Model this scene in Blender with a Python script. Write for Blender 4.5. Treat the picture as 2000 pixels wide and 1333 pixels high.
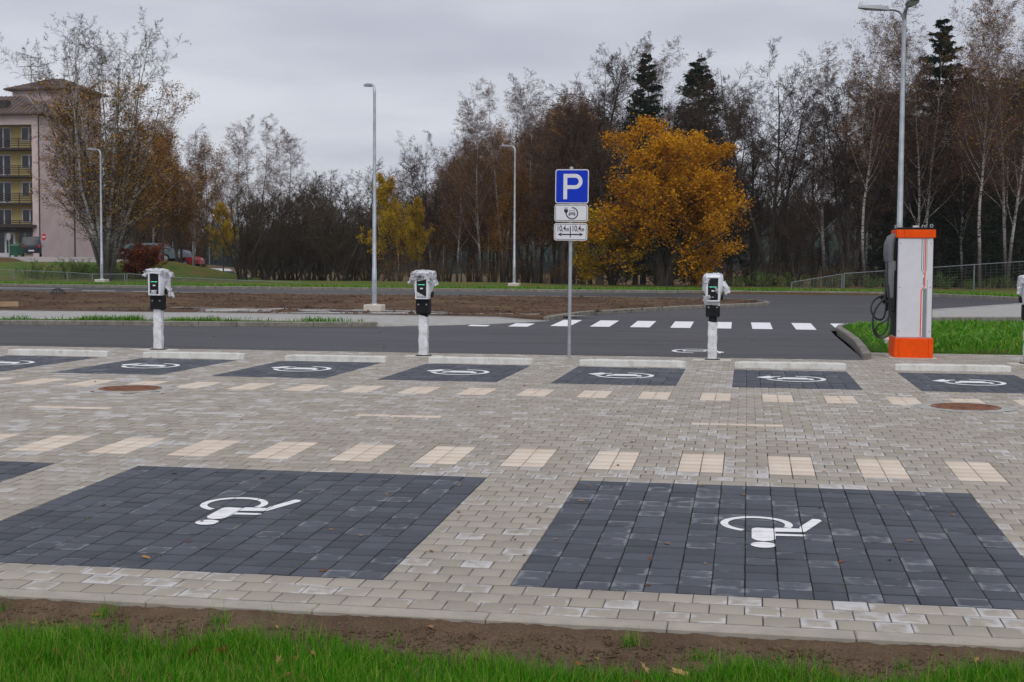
import bpy, bmesh, math, random
import numpy as np
from mathutils import Vector, Matrix
for o in list(bpy.data.objects): bpy.data.objects.remove(o)
SC = bpy.context.scene
COL = SC.collection

# ------------------------------------------------------------------ camera
F_PX, YAW, PITCH, ROLL, EYE = 2691.4, -.1686, .0584, .0063, 1.772
fw = Vector((math.sin(YAW)*math.cos(PITCH), math.cos(YAW)*math.cos(PITCH), -math.sin(PITCH)))
rt0 = Vector((math.cos(YAW), -math.sin(YAW), 0)); up0 = rt0.cross(fw)
rt = math.cos(ROLL)*rt0 + math.sin(ROLL)*up0; up = -math.sin(ROLL)*rt0 + math.cos(ROLL)*up0
cam = bpy.data.cameras.new('camera'); camo = bpy.data.objects.new('camera', cam); COL.objects.link(camo)
m = Matrix((rt, up, -fw)).transposed().to_4x4(); m.translation = (0, 0, EYE); camo.matrix_world = m
cam.sensor_width = 36; cam.lens = F_PX/2000*36; cam.clip_start = .1; cam.clip_end = 5000
SC.camera = camo

# ------------------------------------------------------------------ world (overcast), sun, exposure
SUN_EL, SUN_AZ = math.radians(55), math.radians(165)      # soft light from behind the camera
W = bpy.data.worlds.new('World'); SC.world = W; W.use_nodes = True
nt = W.node_tree; nt.nodes.clear(); N = nt.nodes.new; LK = nt.links.new
out = N('ShaderNodeOutputWorld'); bg = N('ShaderNodeBackground'); LK(bg.outputs[0], out.inputs[0])
sky = N('ShaderNodeTexSky'); sky.sky_type = 'NISHITA'; sky.sun_disc = False
sky.sun_elevation = SUN_EL; sky.sun_rotation = SUN_AZ
tc = N('ShaderNodeTexCoord'); sep = N('ShaderNodeSeparateXYZ'); LK(tc.outputs['Generated'], sep.inputs[0])
def wm(op, a, b=None, c=None):
    n = N('ShaderNodeMath'); n.operation = op
    for i, v in enumerate((a, b, c)):
        if v is None: continue
        if isinstance(v, (int, float)): n.inputs[i].default_value = v
        else: LK(v, n.inputs[i])
    return n.outputs[0]
zz = wm('ADD', wm('ABSOLUTE', sep.outputs[2]), .12)
cmb = N('ShaderNodeCombineXYZ'); LK(wm('DIVIDE', sep.outputs[0], zz), cmb.inputs[0]); LK(wm('DIVIDE', sep.outputs[1], zz), cmb.inputs[1])
n1 = N('ShaderNodeTexNoise'); n1.inputs['Scale'].default_value = .62; n1.inputs['Detail'].default_value = 5; n1.inputs['Roughness'].default_value = .5
LK(cmb.outputs[0], n1.inputs['Vector'])
mr = N('ShaderNodeMapRange'); mr.inputs[1].default_value = .34; mr.inputs[2].default_value = .66; LK(n1.outputs[0], mr.inputs[0]); mr.interpolation_type = 'SMOOTHSTEP'
cm = N('ShaderNodeMix'); cm.data_type = 'RGBA'
cm.inputs[6].default_value = (5.2, 5.35, 6.2, 1); cm.inputs[7].default_value = (7.5, 7.6, 8.2, 1)     # dark and pale cloud (x strength)
LK(mr.outputs[0], cm.inputs[0])
mx = N('ShaderNodeMix'); mx.data_type = 'RGBA'; mx.inputs[0].default_value = .9
LK(sky.outputs[0], mx.inputs[6]); LK(cm.outputs[2], mx.inputs[7]); LK(mx.outputs[2], bg.inputs[0]); bg.inputs[1].default_value = .1
sl = bpy.data.lights.new('sun', 'SUN'); sl.energy = 1.5; sl.angle = math.radians(60); sl.color = (1, .97, .93)
so = bpy.data.objects.new('sun', sl); COL.objects.link(so)
sd = Vector((math.sin(SUN_AZ)*math.cos(SUN_EL), math.cos(SUN_AZ)*math.cos(SUN_EL), math.sin(SUN_EL)))
so.rotation_euler = sd.to_track_quat('Z', 'Y').to_euler(); so.location = (0, -10, 40)
SC.view_settings.view_transform = 'Standard'; SC.view_settings.look = 'None'
SC.view_settings.exposure = 0; SC.view_settings.gamma = 1; SC.view_settings.use_curve_mapping = False
SC.cycles.use_denoising = True; SC.cycles.max_bounces = 6; SC.cycles.transparent_max_bounces = 12
SC.cycles.diffuse_bounces = 3; SC.cycles.glossy_bounces = 3

# ------------------------------------------------------------------ survey helpers: bearing (photo column) + range -> place
def sstep(a, b, x):
    t = np.clip((x-a)/(b-a), 0, 1); return t*t*(3-2*t)
def ray(px, py):
    return fw + rt*((px-1000)/F_PX) - up*((py-666.5)/F_PX)
def hor(px): return 509.3 + (px-1000)*.0063
def spot(px, d):
    r = ray(px, hor(px)); return r.x*d, r.y*d
MOUND = spot(368, 92)
def T(x, y):
    x = np.asarray(x, float); y = np.asarray(y, float)
    z = np.where(y < 15, -.0282*(15-np.maximum(y, 4)), 0.) + .012*np.clip(y-34, 0, 32)
    left = sstep(-.412, -.445, x/np.maximum(y, 20.))
    z = z + 1.35*sstep(70, 122, y)*left
    z = z - np.clip(y-78, 0, 130)*.022*(1-left)
    z = z + .95*np.exp(-((x-MOUND[0])**2/9+(y-MOUND[1])**2/50))
    return z
def Tf(x, y): return float(T(x, y))
def place(px, d, dz=0.):
    x, y = spot(px, d); return Vector((x, y, Tf(x, y)+dz))
def ztop(px, py, d): return EYE + (hor(px)-py)/F_PX*d
def vn(x, y, seed=0):
    x = np.asarray(x, float); y = np.asarray(y, float)
    xi = np.floor(x).astype(np.int64); yi = np.floor(y).astype(np.int64); xf = x-xi; yf = y-yi
    def h(a, b):
        v = (a*374761393 + b*668265263 + seed*1442695041) & 0xffffffff
        v = ((v ^ (v >> 13))*1274126177) & 0xffffffff
        return ((v ^ (v >> 16)) & 0xffff)/65535.
    u = xf*xf*(3-2*xf); v = yf*yf*(3-2*yf)
    return (h(xi, yi)*(1-u)+h(xi+1, yi)*u)*(1-v) + (h(xi, yi+1)*(1-u)+h(xi+1, yi+1)*u)*v
def fbm(x, y, seed=0, o=4):
    s = 0; a = .5
    for i in range(o): s = s+a*vn(np.asarray(x)*2**i, np.asarray(y)*2**i, seed+i); a *= .5
    return s

# ------------------------------------------------------------------ object helpers
def tag(o, label=None, cat=None, group=None, kind=None):
    if label: o['label'] = label
    if cat: o['category'] = cat
    if group: o['group'] = group
    if kind: o['kind'] = kind
    return o
def link(name, me, mat=None, parent=None, loc=None):
    if mat is not None and len(me.materials) == 0: me.materials.append(mat)
    o = bpy.data.objects.new(name, me); COL.objects.link(o)
    if parent is not None: o.parent = parent
    if loc is not None: o.location = loc
    return o
def empty(name, loc, rz=0, label=None, cat=None, group=None):
    o = bpy.data.objects.new(name, None); COL.objects.link(o); o.location = loc; o.rotation_euler[2] = rz
    o.empty_display_size = .2
    return tag(o, label, cat, group)
def copy_tree(o, parent=None):
    c = o.copy(); COL.objects.link(c); c.parent = parent
    for ch in o.children: copy_tree(ch, c)
    return c
def np_mesh(name, V, quads=None, tris=None, uv=None, attr=None, smooth=False, fattr=None):
    me = bpy.data.meshes.new(name)
    V = np.asarray(V, np.float32); nq = 0 if quads is None else len(quads); n3 = 0 if tris is None else len(tris)
    loops = []
    if nq: loops.append(np.asarray(quads, np.int32).ravel())
    if n3: loops.append(np.asarray(tris, np.int32).ravel())
    loops = np.concatenate(loops)
    me.vertices.add(len(V)); me.vertices.foreach_set('co', V.ravel())
    me.loops.add(len(loops)); me.loops.foreach_set('vertex_index', loops)
    st = np.concatenate([np.arange(nq)*4, nq*4+np.arange(n3)*3]).astype(np.int32)
    me.polygons.add(nq+n3); me.polygons.foreach_set('loop_start', st)
    if smooth: me.polygons.foreach_set('use_smooth', np.ones(nq+n3, bool))
    if uv is not None:
        l = me.uv_layers.new(name='UVMap'); l.data.foreach_set('uv', np.asarray(uv, np.float32)[loops].ravel())
    if attr is not None:
        a = me.color_attributes.new('rnd', 'FLOAT_COLOR', 'POINT')
        A = np.ones((len(V), 4), np.float32); A[:, :3] = attr; a.data.foreach_set('color', A.ravel())
    me.update(); me.validate(); return me

class MB:
    """collects shapes, builds ONE mesh"""
    def __init__(s): s.v = []; s.f = []
    def add(s, V, Fs):
        o = len(s.v); s.v += [tuple(p) for p in V]; s.f += [tuple(i+o for i in f) for f in Fs]; return s
    def box(s, x0, x1, y0, y1, z0, z1):
        return s.add([(x, y, z) for z in (z0, z1) for y in (y0, y1) for x in (x0, x1)],
                     [(0, 2, 3, 1), (4, 5, 7, 6), (0, 1, 5, 4), (2, 6, 7, 3), (0, 4, 6, 2), (1, 3, 7, 5)])
    def cbox(s, x0, x1, y0, y1, z0, z1, b=.01, seg=1):
        bm = bmesh.new(); bmesh.ops.create_cube(bm, size=1)
        for v in bm.verts: v.co = Vector(((x0+x1)/2+v.co.x*(x1-x0), (y0+y1)/2+v.co.y*(y1-y0), (z0+z1)/2+v.co.z*(z1-z0)))
        bmesh.ops.bevel(bm, geom=bm.edges[:], offset=b, segments=seg, profile=.5, affect='EDGES')
        bm.verts.index_update(); s.add([v.co[:] for v in bm.verts], [[v.index for v in f.verts] for f in bm.faces]); bm.free(); return s
    def loft(s, rings, cap=True, closed=True):
        n = len(rings[0]); V = [p for r in rings for p in r]; Fs = []
        for k in range(len(rings)-1):
            for i in range(n if closed else n-1):
                j = (i+1) % n; Fs.append((k*n+i, k*n+j, (k+1)*n+j, (k+1)*n+i))
        if cap: Fs.append(tuple(range(n-1, -1, -1))); Fs.append(tuple((len(rings)-1)*n+i for i in range(n)))
        return s.add(V, Fs)
    def tube(s, pts, r, n=8, cap=True):
        pts = [Vector(p) for p in pts]; rs = r if isinstance(r, (list, tuple)) else [r]*len(pts); rings = []
        a = None
        for i, p in enumerate(pts):
            d = (pts[min(i+1, len(pts)-1)]-pts[max(i-1, 0)]).normalized()
            if a is None: a = d.orthogonal().normalized()
            else: a = (a-d*a.dot(d)).normalized()
            b = d.cross(a)
            rings.append([p+(a*math.cos(2*math.pi*k/n)+b*math.sin(2*math.pi*k/n))*rs[i] for k in range(n)])
        return s.loft(rings, cap)
    def prism(s, poly, h0, h1, fn=lambda x, y, z: (x, y, z)):
        return s.loft([[fn(x, y, h0) for x, y in poly], [fn(x, y, h1) for x, y in poly]])
    def flat(s, poly, fn):
        return s.add([fn(x, y) for x, y in poly], [tuple(range(len(poly)))])
    def mesh(s, name, smooth=False):
        me = bpy.data.meshes.new(name); me.from_pydata(s.v, [], s.f)
        bm = bmesh.new(); bm.from_mesh(me); bmesh.ops.recalc_face_normals(bm, faces=bm.faces); bm.to_mesh(me); bm.free()
        if smooth:
            me.polygons.foreach_set('use_smooth', np.ones(len(me.polygons), bool))
            try: me.set_sharp_from_angle(angle=math.radians(40))
            except Exception: pass
        me.update(); return me
    def build(s, name, mat, parent=None, smooth=False, loc=None):
        return link(name, s.mesh(name, smooth), mat, parent, loc)

# ------------------------------------------------------------------ materials
class NG:
    def __init__(s, name):
        s.m = bpy.data.materials.new(name); s.m.use_nodes = True; s.t = s.m.node_tree; s.t.nodes.clear()
        s.o = s.n('ShaderNodeOutputMaterial'); s.p = s.n('ShaderNodeBsdfPrincipled'); s.l(s.p.outputs[0], s.o.inputs[0])
        s._pos = None
    def n(s, t): return s.t.nodes.new(t)
    def l(s, a, b): s.t.links.new(a, b)
    def pos(s, scale=(1, 1, 1), obj=False):
        if obj: src = s.n('ShaderNodeTexCoord').outputs['Object']
        else: src = s.n('ShaderNodeNewGeometry').outputs['Position']
        if scale != (1, 1, 1):
            v = s.n('ShaderNodeVectorMath'); v.operation = 'MULTIPLY'; s.l(src, v.inputs[0]); v.inputs[1].default_value = scale; src = v.outputs[0]
        return src
    def noise(s, sc, det=3, rough=.5, scale=(1, 1, 1), obj=False, dist=0):
        n = s.n('ShaderNodeTexNoise'); n.inputs['Scale'].default_value = sc; n.inputs['Detail'].default_value = det
        n.inputs['Roughness'].default_value = rough; n.inputs['Distortion'].default_value = dist; s.l(s.pos(scale, obj), n.inputs['Vector']); return n.outputs[0]
    def math(s, op, a, b=None, c=None, clamp=False):
        n = s.n('ShaderNodeMath'); n.operation = op; n.use_clamp = clamp
        for i, v in enumerate((a, b, c)):
            if v is None: continue
            if isinstance(v, (int, float)): n.inputs[i].default_value = v
            else: s.l(v, n.inputs[i])
        return n.outputs[0]
    def rng(s, x, a, b, c=0., d=1., smooth=True):
        n = s.n('ShaderNodeMapRange'); n.interpolation_type = 'SMOOTHSTEP' if smooth else 'LINEAR'
        s.l(x, n.inputs[0])
        for i, v in enumerate((a, b, c, d)): n.inputs[i+1].default_value = v
        return n.outputs[0]
    def mix(s, f, a, b, mode='MIX'):
        n = s.n('ShaderNodeMix'); n.data_type = 'RGBA'; n.blend_type = mode
        for i, v in ((0, f), (6, a), (7, b)):
            if isinstance(v, (int, float)): n.inputs[i].default_value = v
            elif isinstance(v, (tuple, list)): n.inputs[i].default_value = (*v[:3], 1)
            else: s.l(v, n.inputs[i])
        return n.outputs[2]
    def rnd(s):
        a = s.n('ShaderNodeVertexColor'); a.layer_name = 'rnd'; sp = s.n('ShaderNodeSeparateColor'); s.l(a.outputs[0], sp.inputs[0]); return sp.outputs
    def objr(s): return s.n('ShaderNodeObjectInfo').outputs['Random']
    def bump(s, h, st=.3, d=.01):
        b = s.n('ShaderNodeBump'); b.inputs['Strength'].default_value = st; b.inputs['Distance'].default_value = d; s.l(h, b.inputs['Height']); s.l(b.outputs[0], s.p.inputs['Normal'])
    def done(s, col=None, rough=.8, metal=0, spec=.5):
        if col is not None:
            if isinstance(col, (tuple, list)): s.p.inputs['Base Color'].default_value = (*col[:3], 1)
            else: s.l(col, s.p.inputs['Base Color'])
        if isinstance(rough, (int, float)): s.p.inputs['Roughness'].default_value = rough
        else: s.l(rough, s.p.inputs['Roughness'])
        s.p.inputs['Metallic'].default_value = metal; s.p.inputs['Specular IOR Level'].default_value = spec
        return s.m
def simple(name, c, rough=.7, var=.15, sc=8, metal=0, spec=.5, bump=0, obj=True):
    g = NG(name); a = tuple(x*(1-var) for x in c); b = tuple(min(1, x*(1+var)) for x in c)
    n = g.noise(sc, 4, .6, obj=obj)
    if bump: g.bump(g.noise(sc*6, 3, obj=obj), bump, .005)
    return g.done(g.mix(g.rng(n, .35, .65), a, b), rough, metal, spec)
M = {}
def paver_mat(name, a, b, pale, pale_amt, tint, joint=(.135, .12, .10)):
    g = NG(name); r = g.rnd()
    col = g.mix(r[0], a, b)
    big = g.noise(.16, 2)
    # efflorescence: pale lime bloom that starts from the stone's rim, stronger on some stones
    uv = g.n('ShaderNodeUVMap').outputs[0]; sp = g.n('ShaderNodeSeparateXYZ'); g.l(uv, sp.inputs[0])
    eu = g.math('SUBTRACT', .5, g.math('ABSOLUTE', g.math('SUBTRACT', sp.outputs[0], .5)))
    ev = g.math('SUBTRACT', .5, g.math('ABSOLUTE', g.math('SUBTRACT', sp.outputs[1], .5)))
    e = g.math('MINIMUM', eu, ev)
    nz = g.noise(9, 4, .65)
    amt = g.math('ADD', g.math('MULTIPLY', g.math('SUBTRACT', r[1], 1-pale_amt), 1.3), g.math('MULTIPLY', g.math('SUBTRACT', big, .5), 1.1))
    brk = g.rng(g.noise(5.5, 3, .6), .34, .62); rim = g.math('ADD', g.math('MULTIPLY', g.math('MULTIPLY', g.rng(e, .24, .0), brk), .62), g.math('MULTIPLY', g.math('SUBTRACT', nz, .5), 1.7))
    k = g.rng(g.math('ADD', amt, rim), .28, .95)
    col = g.mix(g.math('MULTIPLY', k, .8), col, pale)
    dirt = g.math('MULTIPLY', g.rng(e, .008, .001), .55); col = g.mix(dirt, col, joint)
    blot = g.rng(g.noise(3.1, 5, .6), .5, .72)
    col = g.mix(g.math('MULTIPLY', blot, .28), col, tint)
    grain = g.noise(260, 2)
    col = g.mix(.35, col, g.mix(grain, (.55, .55, .55), (1.25, 1.25, 1.25)), 'MULTIPLY')
    g.bump(g.math('ADD', grain, g.math('MULTIPLY', g.noise(40, 3), 1.2)), .25, .003)
    return g.done(col, g.math('ADD', .62, g.math('MULTIPLY', nz, .25)), 0, .3)
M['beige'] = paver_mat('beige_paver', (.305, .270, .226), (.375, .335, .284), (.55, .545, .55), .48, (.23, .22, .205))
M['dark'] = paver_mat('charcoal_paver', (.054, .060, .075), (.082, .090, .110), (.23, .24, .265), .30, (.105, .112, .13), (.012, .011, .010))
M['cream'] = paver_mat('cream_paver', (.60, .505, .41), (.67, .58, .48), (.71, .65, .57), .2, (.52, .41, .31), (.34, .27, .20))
def asphalt():
    g = NG('asphalt')
    g1 = g.noise(1.2, 4, .6, (.18, 1, 1)); g2 = g.noise(180, 2); g3 = g.noise(.12, 3)
    c = g.mix(g.rng(g1, .3, .7), (.030, .030, .034), (.054, .054, .062))
    c = g.mix(g.math('MULTIPLY', g.rng(g3, .46, .62), .6), c, (.026, .026, .03))
    streak = g.rng(g.noise(.9, 5, .7, (.1, 1.6, 1)), .46, .60)
    c = g.mix(g.math('MULTIPLY', streak, .75), c, (.014, .014, .016))
    c = g.mix(.4, c, g.mix(g2, (.4, .4, .4), (1.5, 1.5, 1.5)), 'MULTIPLY')
    speck = g.rng(g.noise(55, 1), .70, .74)
    c = g.mix(g.math('MULTIPLY', speck, .5), c, (.20, .195, .19))
    g.bump(g2, .6, .008)
    return g.done(c, g.math('ADD', .42, g.math('MULTIPLY', g1, .35)), 0, .6)
M['asphalt'] = asphalt()
def concrete(name, a, b, stain, st=.5):
    g = NG(name); n = g.noise(5, 5, .6); c = g.mix(g.rng(n, .3, .7), a, b)
    s = g.rng(g.noise(7, 4, .7, (1, 1, .35)), .48, .72); c = g.mix(g.math('MULTIPLY', s, st), c, stain)
    pit = g.rng(g.noise(120, 2), .66, .72); c = g.mix(g.math('MULTIPLY', pit, .4), c, stain)
    g.bump(g.noise(90, 4), .3, .004); return g.done(c, .85)
M['stop'] = concrete('wheel_stop_concrete', (.55, .55, .525), (.66, .66, .635), (.36, .34, .27), .6)
M['kerb'] = concrete('kerb_concrete', (.155, .142, .118), (.25, .235, .205), (.10, .088, .068), .55)
M['walk'] = concrete('sidewalk_concrete', (.29, .285, .27), (.37, .36, .345), (.25, .24, .22), .5)
M['edging'] = concrete('edging_concrete', (.30, .275, .235), (.37, .335, .285), (.26, .24, .21), .5)
M['slab'] = concrete('pale_slab', (.50, .46, .40), (.58, .54, .47), (.42, .38, .32), .5)
M['sand'] = simple('joint_sand', (.03, .027, .022), .95, .3, 20)
def paint():
    g = NG('road_paint'); n = g.noise(30, 4, .7); w = g.rng(g.noise(5, 6, .75), .52, .70); f = g.rng(g.noise(140, 3, .7), .60, .72)
    g.bump(g.noise(200, 2), .3, .003)
    c = g.mix(g.math('MULTIPLY', w, .4), g.mix(n, (.72, .72, .74), (.83, .83, .85)), (.48, .47, .46)); return g.done(g.mix(g.math('MULTIPLY', f, .45), c, (.25, .25, .26)), .65)
M['paint'] = paint()
def soil(name, a, b, c3, stone=.35):
    g = NG(name); n = g.noise(3, 5, .65); c = g.mix(g.rng(n, .3, .7), a, b)
    c = g.mix(g.math('MULTIPLY', g.rng(g.noise(.5, 4, .6, (.35, 1, 1)), .45, .7), .6), c, c3)
    gr = g.noise(70, 4, .7); c = g.mix(.6, c, g.mix(g.rng(gr, .25, .75), (.35, .35, .35), (1.5, 1.45, 1.4)), 'MULTIPLY')
    sp = g.rng(g.noise(38, 2), .69, .73); c = g.mix(g.math('MULTIPLY', sp, stone), c, (.33, .27, .21))
    g.bump(g.math('ADD', gr, g.math('MULTIPLY', g.noise(18, 4), 2)), .8, .02); return g.done(c, .92, 0, .08)
M['soil'] = soil('bare_soil', (.105, .070, .046), (.165, .113, .076), (.125, .085, .058))
def islsoil():
    g = NG('island_soil'); n = g.noise(.9, 5, .65, (.4, 1, 1)); c = g.mix(g.rng(n, .3, .7), (.085, .052, .034), (.17, .108, .07))
    c = g.mix(g.math('MULTIPLY', g.rng(g.noise(2.2, 5, .7, (.3, 1, 1)), .5, .62), .7), c, (.075, .05, .035))
    c = g.mix(g.math('MULTIPLY', g.rng(g.noise(.45, 4, .7, (.4, 1, 1)), .56, .66), .55), c, (.14, .115, .055))
    gr = g.noise(30, 4, .7); c = g.mix(.6, c, g.mix(g.rng(gr, .25, .75), (.4, .4, .4), (1.5, 1.45, 1.4)), 'MULTIPLY')
    sp = g.rng(g.noise(14, 2), .69, .73); c = g.mix(g.math('MULTIPLY', sp, .5), c, (.33, .27, .2))
    g.bump(g.math('ADD', gr, g.math('MULTIPLY', g.noise(6, 4), 3)), .9, .05); return g.done(c, .9, 0, .1)
M['isoil'] = islsoil()
def mudwater():
    g = NG('puddle_water'); n = g.noise(2.5, 4, .6, (.3, 1, 1))
    return g.done(g.mix(n, (.25, .21, .175), (.46, .44, .43)), g.rng(n, .4, .6, .10, .40), 0, .8)
M['puddle'] = mudwater()
def lawn(name, a, b, litter, amt):
    g = NG(name); c = g.mix(g.rng(g.noise(1.1, 4, .6), .3, .7), a, b)
    c = g.mix(g.rng(g.noise(.5, 5, .75), .5-amt*.5, .75-amt*.35), c, litter)
    gr = g.noise(22, 4, .7); c = g.mix(.6, c, g.mix(g.rng(gr, .25, .75), (.4, .4, .4), (1.6, 1.6, 1.5)), 'MULTIPLY')
    g.bump(gr, .9, .06); return g.done(c, .95, 0, .05)
M['verge'] = lawn('verge_grass', (.055, .115, .022), (.095, .16, .032), (.17, .12, .045), .2)
M['floor'] = lawn('forest_floor', (.06, .055, .025), (.10, .085, .035), (.11, .065, .03), .5)
M['islegrass'] = lawn('island_grass', (.045, .12, .014), (.08, .18, .024), (.07, .06, .025), .05)
def leafmat(name, cols, trans=.35, rough=.6):
    g = NG(name); r = g.rnd(); cr = g.n('ShaderNodeValToRGB'); el = cr.color_ramp.elements
    el[0].color = (*cols[0], 1); el[1].color = (*cols[-1], 1)
    for i, c in enumerate(cols[1:-1]): e = el.new((i+1)/(len(cols)-1)); e.color = (*c, 1)
    g.l(r[0], cr.inputs[0]); col = g.mix(.5, cr.outputs[0], g.mix(g.objr(), (.75, .75, .75), (1.25, 1.25, 1.25)), 'MULTIPLY')
    g.done(col, rough, 0, .08)
    tr = g.n('ShaderNodeBsdfTranslucent'); g.l(col, tr.inputs[0]); ms = g.n('ShaderNodeMixShader'); ms.inputs[0].default_value = trans
    g.l(g.p.outputs[0], ms.inputs[1]); g.l(tr.outputs[0], ms.inputs[2]); g.l(ms.outputs[0], g.o.inputs[0]); return g.m
M['grass'] = leafmat('grass_blades', [(.020, .10, .002), (.037, .19, .004), (.068, .28, .007), (.12, .32, .014), (.32, .31, .08)])
M['weed'] = leafmat('weed_leaves', [(.06, .17, .015), (.11, .26, .03), (.16, .32, .06)])
M['maple'] = leafmat('amber_leaves', [(.20, .08, .008), (.50, .22, .010), (.66, .33, .013), (.72, .44, .025)])
M['yellow'] = leafmat('yellow_leaves', [(.22, .13, .010), (.44, .28, .014), (.60, .40, .025), (.34, .27, .03)])
M['birchleaf'] = leafmat('birch_leaves', [(.20, .09, .018), (.36, .18, .025), (.48, .27, .04), (.52, .36, .07)])
M['rust'] = leafmat('rust_leaves', [(.10, .042, .014), (.20, .085, .018), (.32, .15, .022), (.42, .24, .04)])
M['crimson'] = leafmat('crimson_leaves', [(.09, .016, .011), (.17, .028, .016), (.26, .075, .018), (.36, .15, .03)])
M['needle'] = leafmat('spruce_needles', [(.010, .021, .011), (.018, .034, .016), (.028, .047, .020)], .1)
M['dryleaf'] = leafmat('dry_leaves', [(.12, .045, .018), (.24, .095, .035), (.36, .19, .09), (.42, .27, .12)], .15)
def bark(name, a, b, sc=6):
    g = NG(name); n = g.noise(sc, 4, .65, (1, 1, .25), True); c = g.mix(g.rng(n, .3, .7), a, b)
    c = g.mix(.5, c, g.mix(g.objr(), (.7, .7, .7), (1.3, 1.25, 1.2)), 'MULTIPLY')
    g.bump(n, .5, .02); return g.done(c, .95, 0, .05)
M['bark'] = bark('grey_bark', (.040, .034, .027), (.085, .073, .058))
M['twig'] = bark('brown_twigs', (.046, .033, .026), (.082, .058, .045), 1)
M['twigred'] = bark('birch_twigs', (.10, .062, .05), (.165, .105, .085), 1)
M['twigolive'] = bark('olive_twigs', (.062, .050, .034), (.10, .08, .052), 1)
def birch():
    g = NG('birch_bark'); n = g.noise(5, 4, .7, (1, 1, 2.4), True); base = g.noise(1.1, 3, .6, (1, 1, .6), True)
    c = g.mix(g.rng(base, .35, .65), (.28, .26, .24), (.48, .46, .43)); c = g.mix(g.rng(n, .50, .57), c, (.035, .03, .026)); sz = g.n('ShaderNodeSeparateXYZ'); g.l(g.pos(obj=True), sz.inputs[0]); c = g.mix(g.rng(g.math('ADD', sz.outputs[2], g.math('MULTIPLY', n, 3.)), 5.2, 2.2), c, (.05, .044, .036))
    return g.done(c, .8, 0, .3)
M['birch'] = birch()
# ================================================================== THE SETTING
# ------------------------------------------------------------------ terrain sheet to the horizon
def ground_sheet():
    xs = np.concatenate([[-1600, -900, -500, -320, -220], np.arange(-170, 90, 2.), [90, 130, 200, 400, 900, 1600]])
    ys = np.concatenate([[-60, -25, 0, 12, 24, 36, 48, 58, 61], np.arange(62.5, 170, 1.5), [180, 200, 240, 320, 450, 700, 1100, 1900]])
    X, Y = np.meshgrid(xs, ys); Z = T(X, Y)
    Z = np.where(Y < 62, Z-.35, Z+.06) + np.where(Y > 62.4, (fbm(X*.35, Y*.35, 3)-.47)*.12, 0)
    Z = np.where(Y > 300, np.minimum(Z, -2.5), Z)
    n, k = len(ys), len(xs); I = np.arange(n*k).reshape(n, k)
    q = np.stack([I[:-1, :-1], I[:-1, 1:], I[1:, 1:], I[1:, :-1]], -1).reshape(-1, 4)
    me = np_mesh('ground', np.stack([X, Y, Z], -1).reshape(-1, 3), q, smooth=True)
    return tag(link('ground', me, M['floor']), kind='structure')
ground_sheet()

# ------------------------------------------------------------------ paving (0.2 m stones)
PX0, PY0, CW, RH = -1.3836, 8.1238, .2, .1928
def UX(u): return PX0+u*CW
def VY(v): return PY0+v*RH
NEAR_BAYS = [(-40, -24), (-20, -4), (0, 16), (20, 36)]
EV_BAYS = [(-7+13*k, 2+13*k) for k in range(-5, 4)]
HOLES = [(-8.23, 17.5), (2.68, 17.62)]
rg = np.random.default_rng(7)
STONE_Q = [(0, 1, 2, 3), (4, 5, 1, 0), (5, 6, 2, 1), (6, 7, 3, 2), (7, 4, 0, 3), (8, 9, 5, 4), (9, 10, 6, 5), (10, 11, 7, 6), (11, 8, 4, 7)]
def stones(name, R, sloped=True, jit=True):
    """R: rows (x0,x1,y0,y1) -> one mesh of chamfered stones draped on the ground"""
    R = np.asarray(R, float); n = len(R); gap = .0024; ch = .0026
    x0, x1, y0, y1 = R.T; x0 = x0+gap; x1 = x1-gap; y0 = y0+gap*1.15; y1 = y1-gap*1.15
    if jit:
        j = rg.normal(0, .0011, (4, n)); x0 = x0+j[0]; x1 = x1+j[1]; y0 = y0+j[2]; y1 = y1+j[3]
    def ring(i, z): return np.stack([np.stack([x0+i, y0+i, z], -1), np.stack([x1-i, y0+i, z], -1), np.stack([x1-i, y1-i, z], -1), np.stack([x0+i, y1-i, z], -1)], 1)
    h = rg.normal(0, .0010, n) if jit else np.zeros(n)
    V = np.concatenate([ring(ch, h), ring(0, h-.0025), ring(0, h*0-.05)], 1)      # n,12,3
    if jit: V[:, :4, 2] += rg.normal(0, .0004, (n, 4))
    if sloped: V[..., 2] += T(V[..., 0], V[..., 1])
    uv = np.tile(np.array([(0, 0), (1, 0), (1, 1), (0, 1)]*3, float), (n, 1)).reshape(n, 12, 2)
    a = np.repeat(rg.random((n, 1, 3)), 12, 1)
    q = (np.array(STONE_Q)[None]+np.arange(n)[:, None, None]*12).reshape(-1, 4)
    return np_mesh(name, V.reshape(-1, 3), q, uv=uv.reshape(-1, 2), attr=a.reshape(-1, 3))
VAR = {}
def single_stone(kind, w, d, parent, x, y, name):
    """one paver as an object of its own; meshes shared between alike stones"""
    key = (kind, round(w, 3), round(d, 3))
    if key not in VAR:
        VAR[key] = []
        for i in range(26 if w > .15 else 8):
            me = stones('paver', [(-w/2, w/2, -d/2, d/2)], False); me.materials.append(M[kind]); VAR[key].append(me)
    me = VAR[key][rg.integers(len(VAR[key]))]
    o = bpy.data.objects.new(name, me); COL.objects.link(o); o.parent = parent
    o.location = (x, y, Tf(x, y)); o.rotation_euler = (math.atan(.0282) if y < 15 else 0, 0, 0)
    return o
beige, creamn, creamf = [], [], []
dark_near = {b: [] for b in NEAR_BAYS}; dark_ev = {b: [] for b in EV_BAYS}
ULO, UHI = -95, 42
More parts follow.
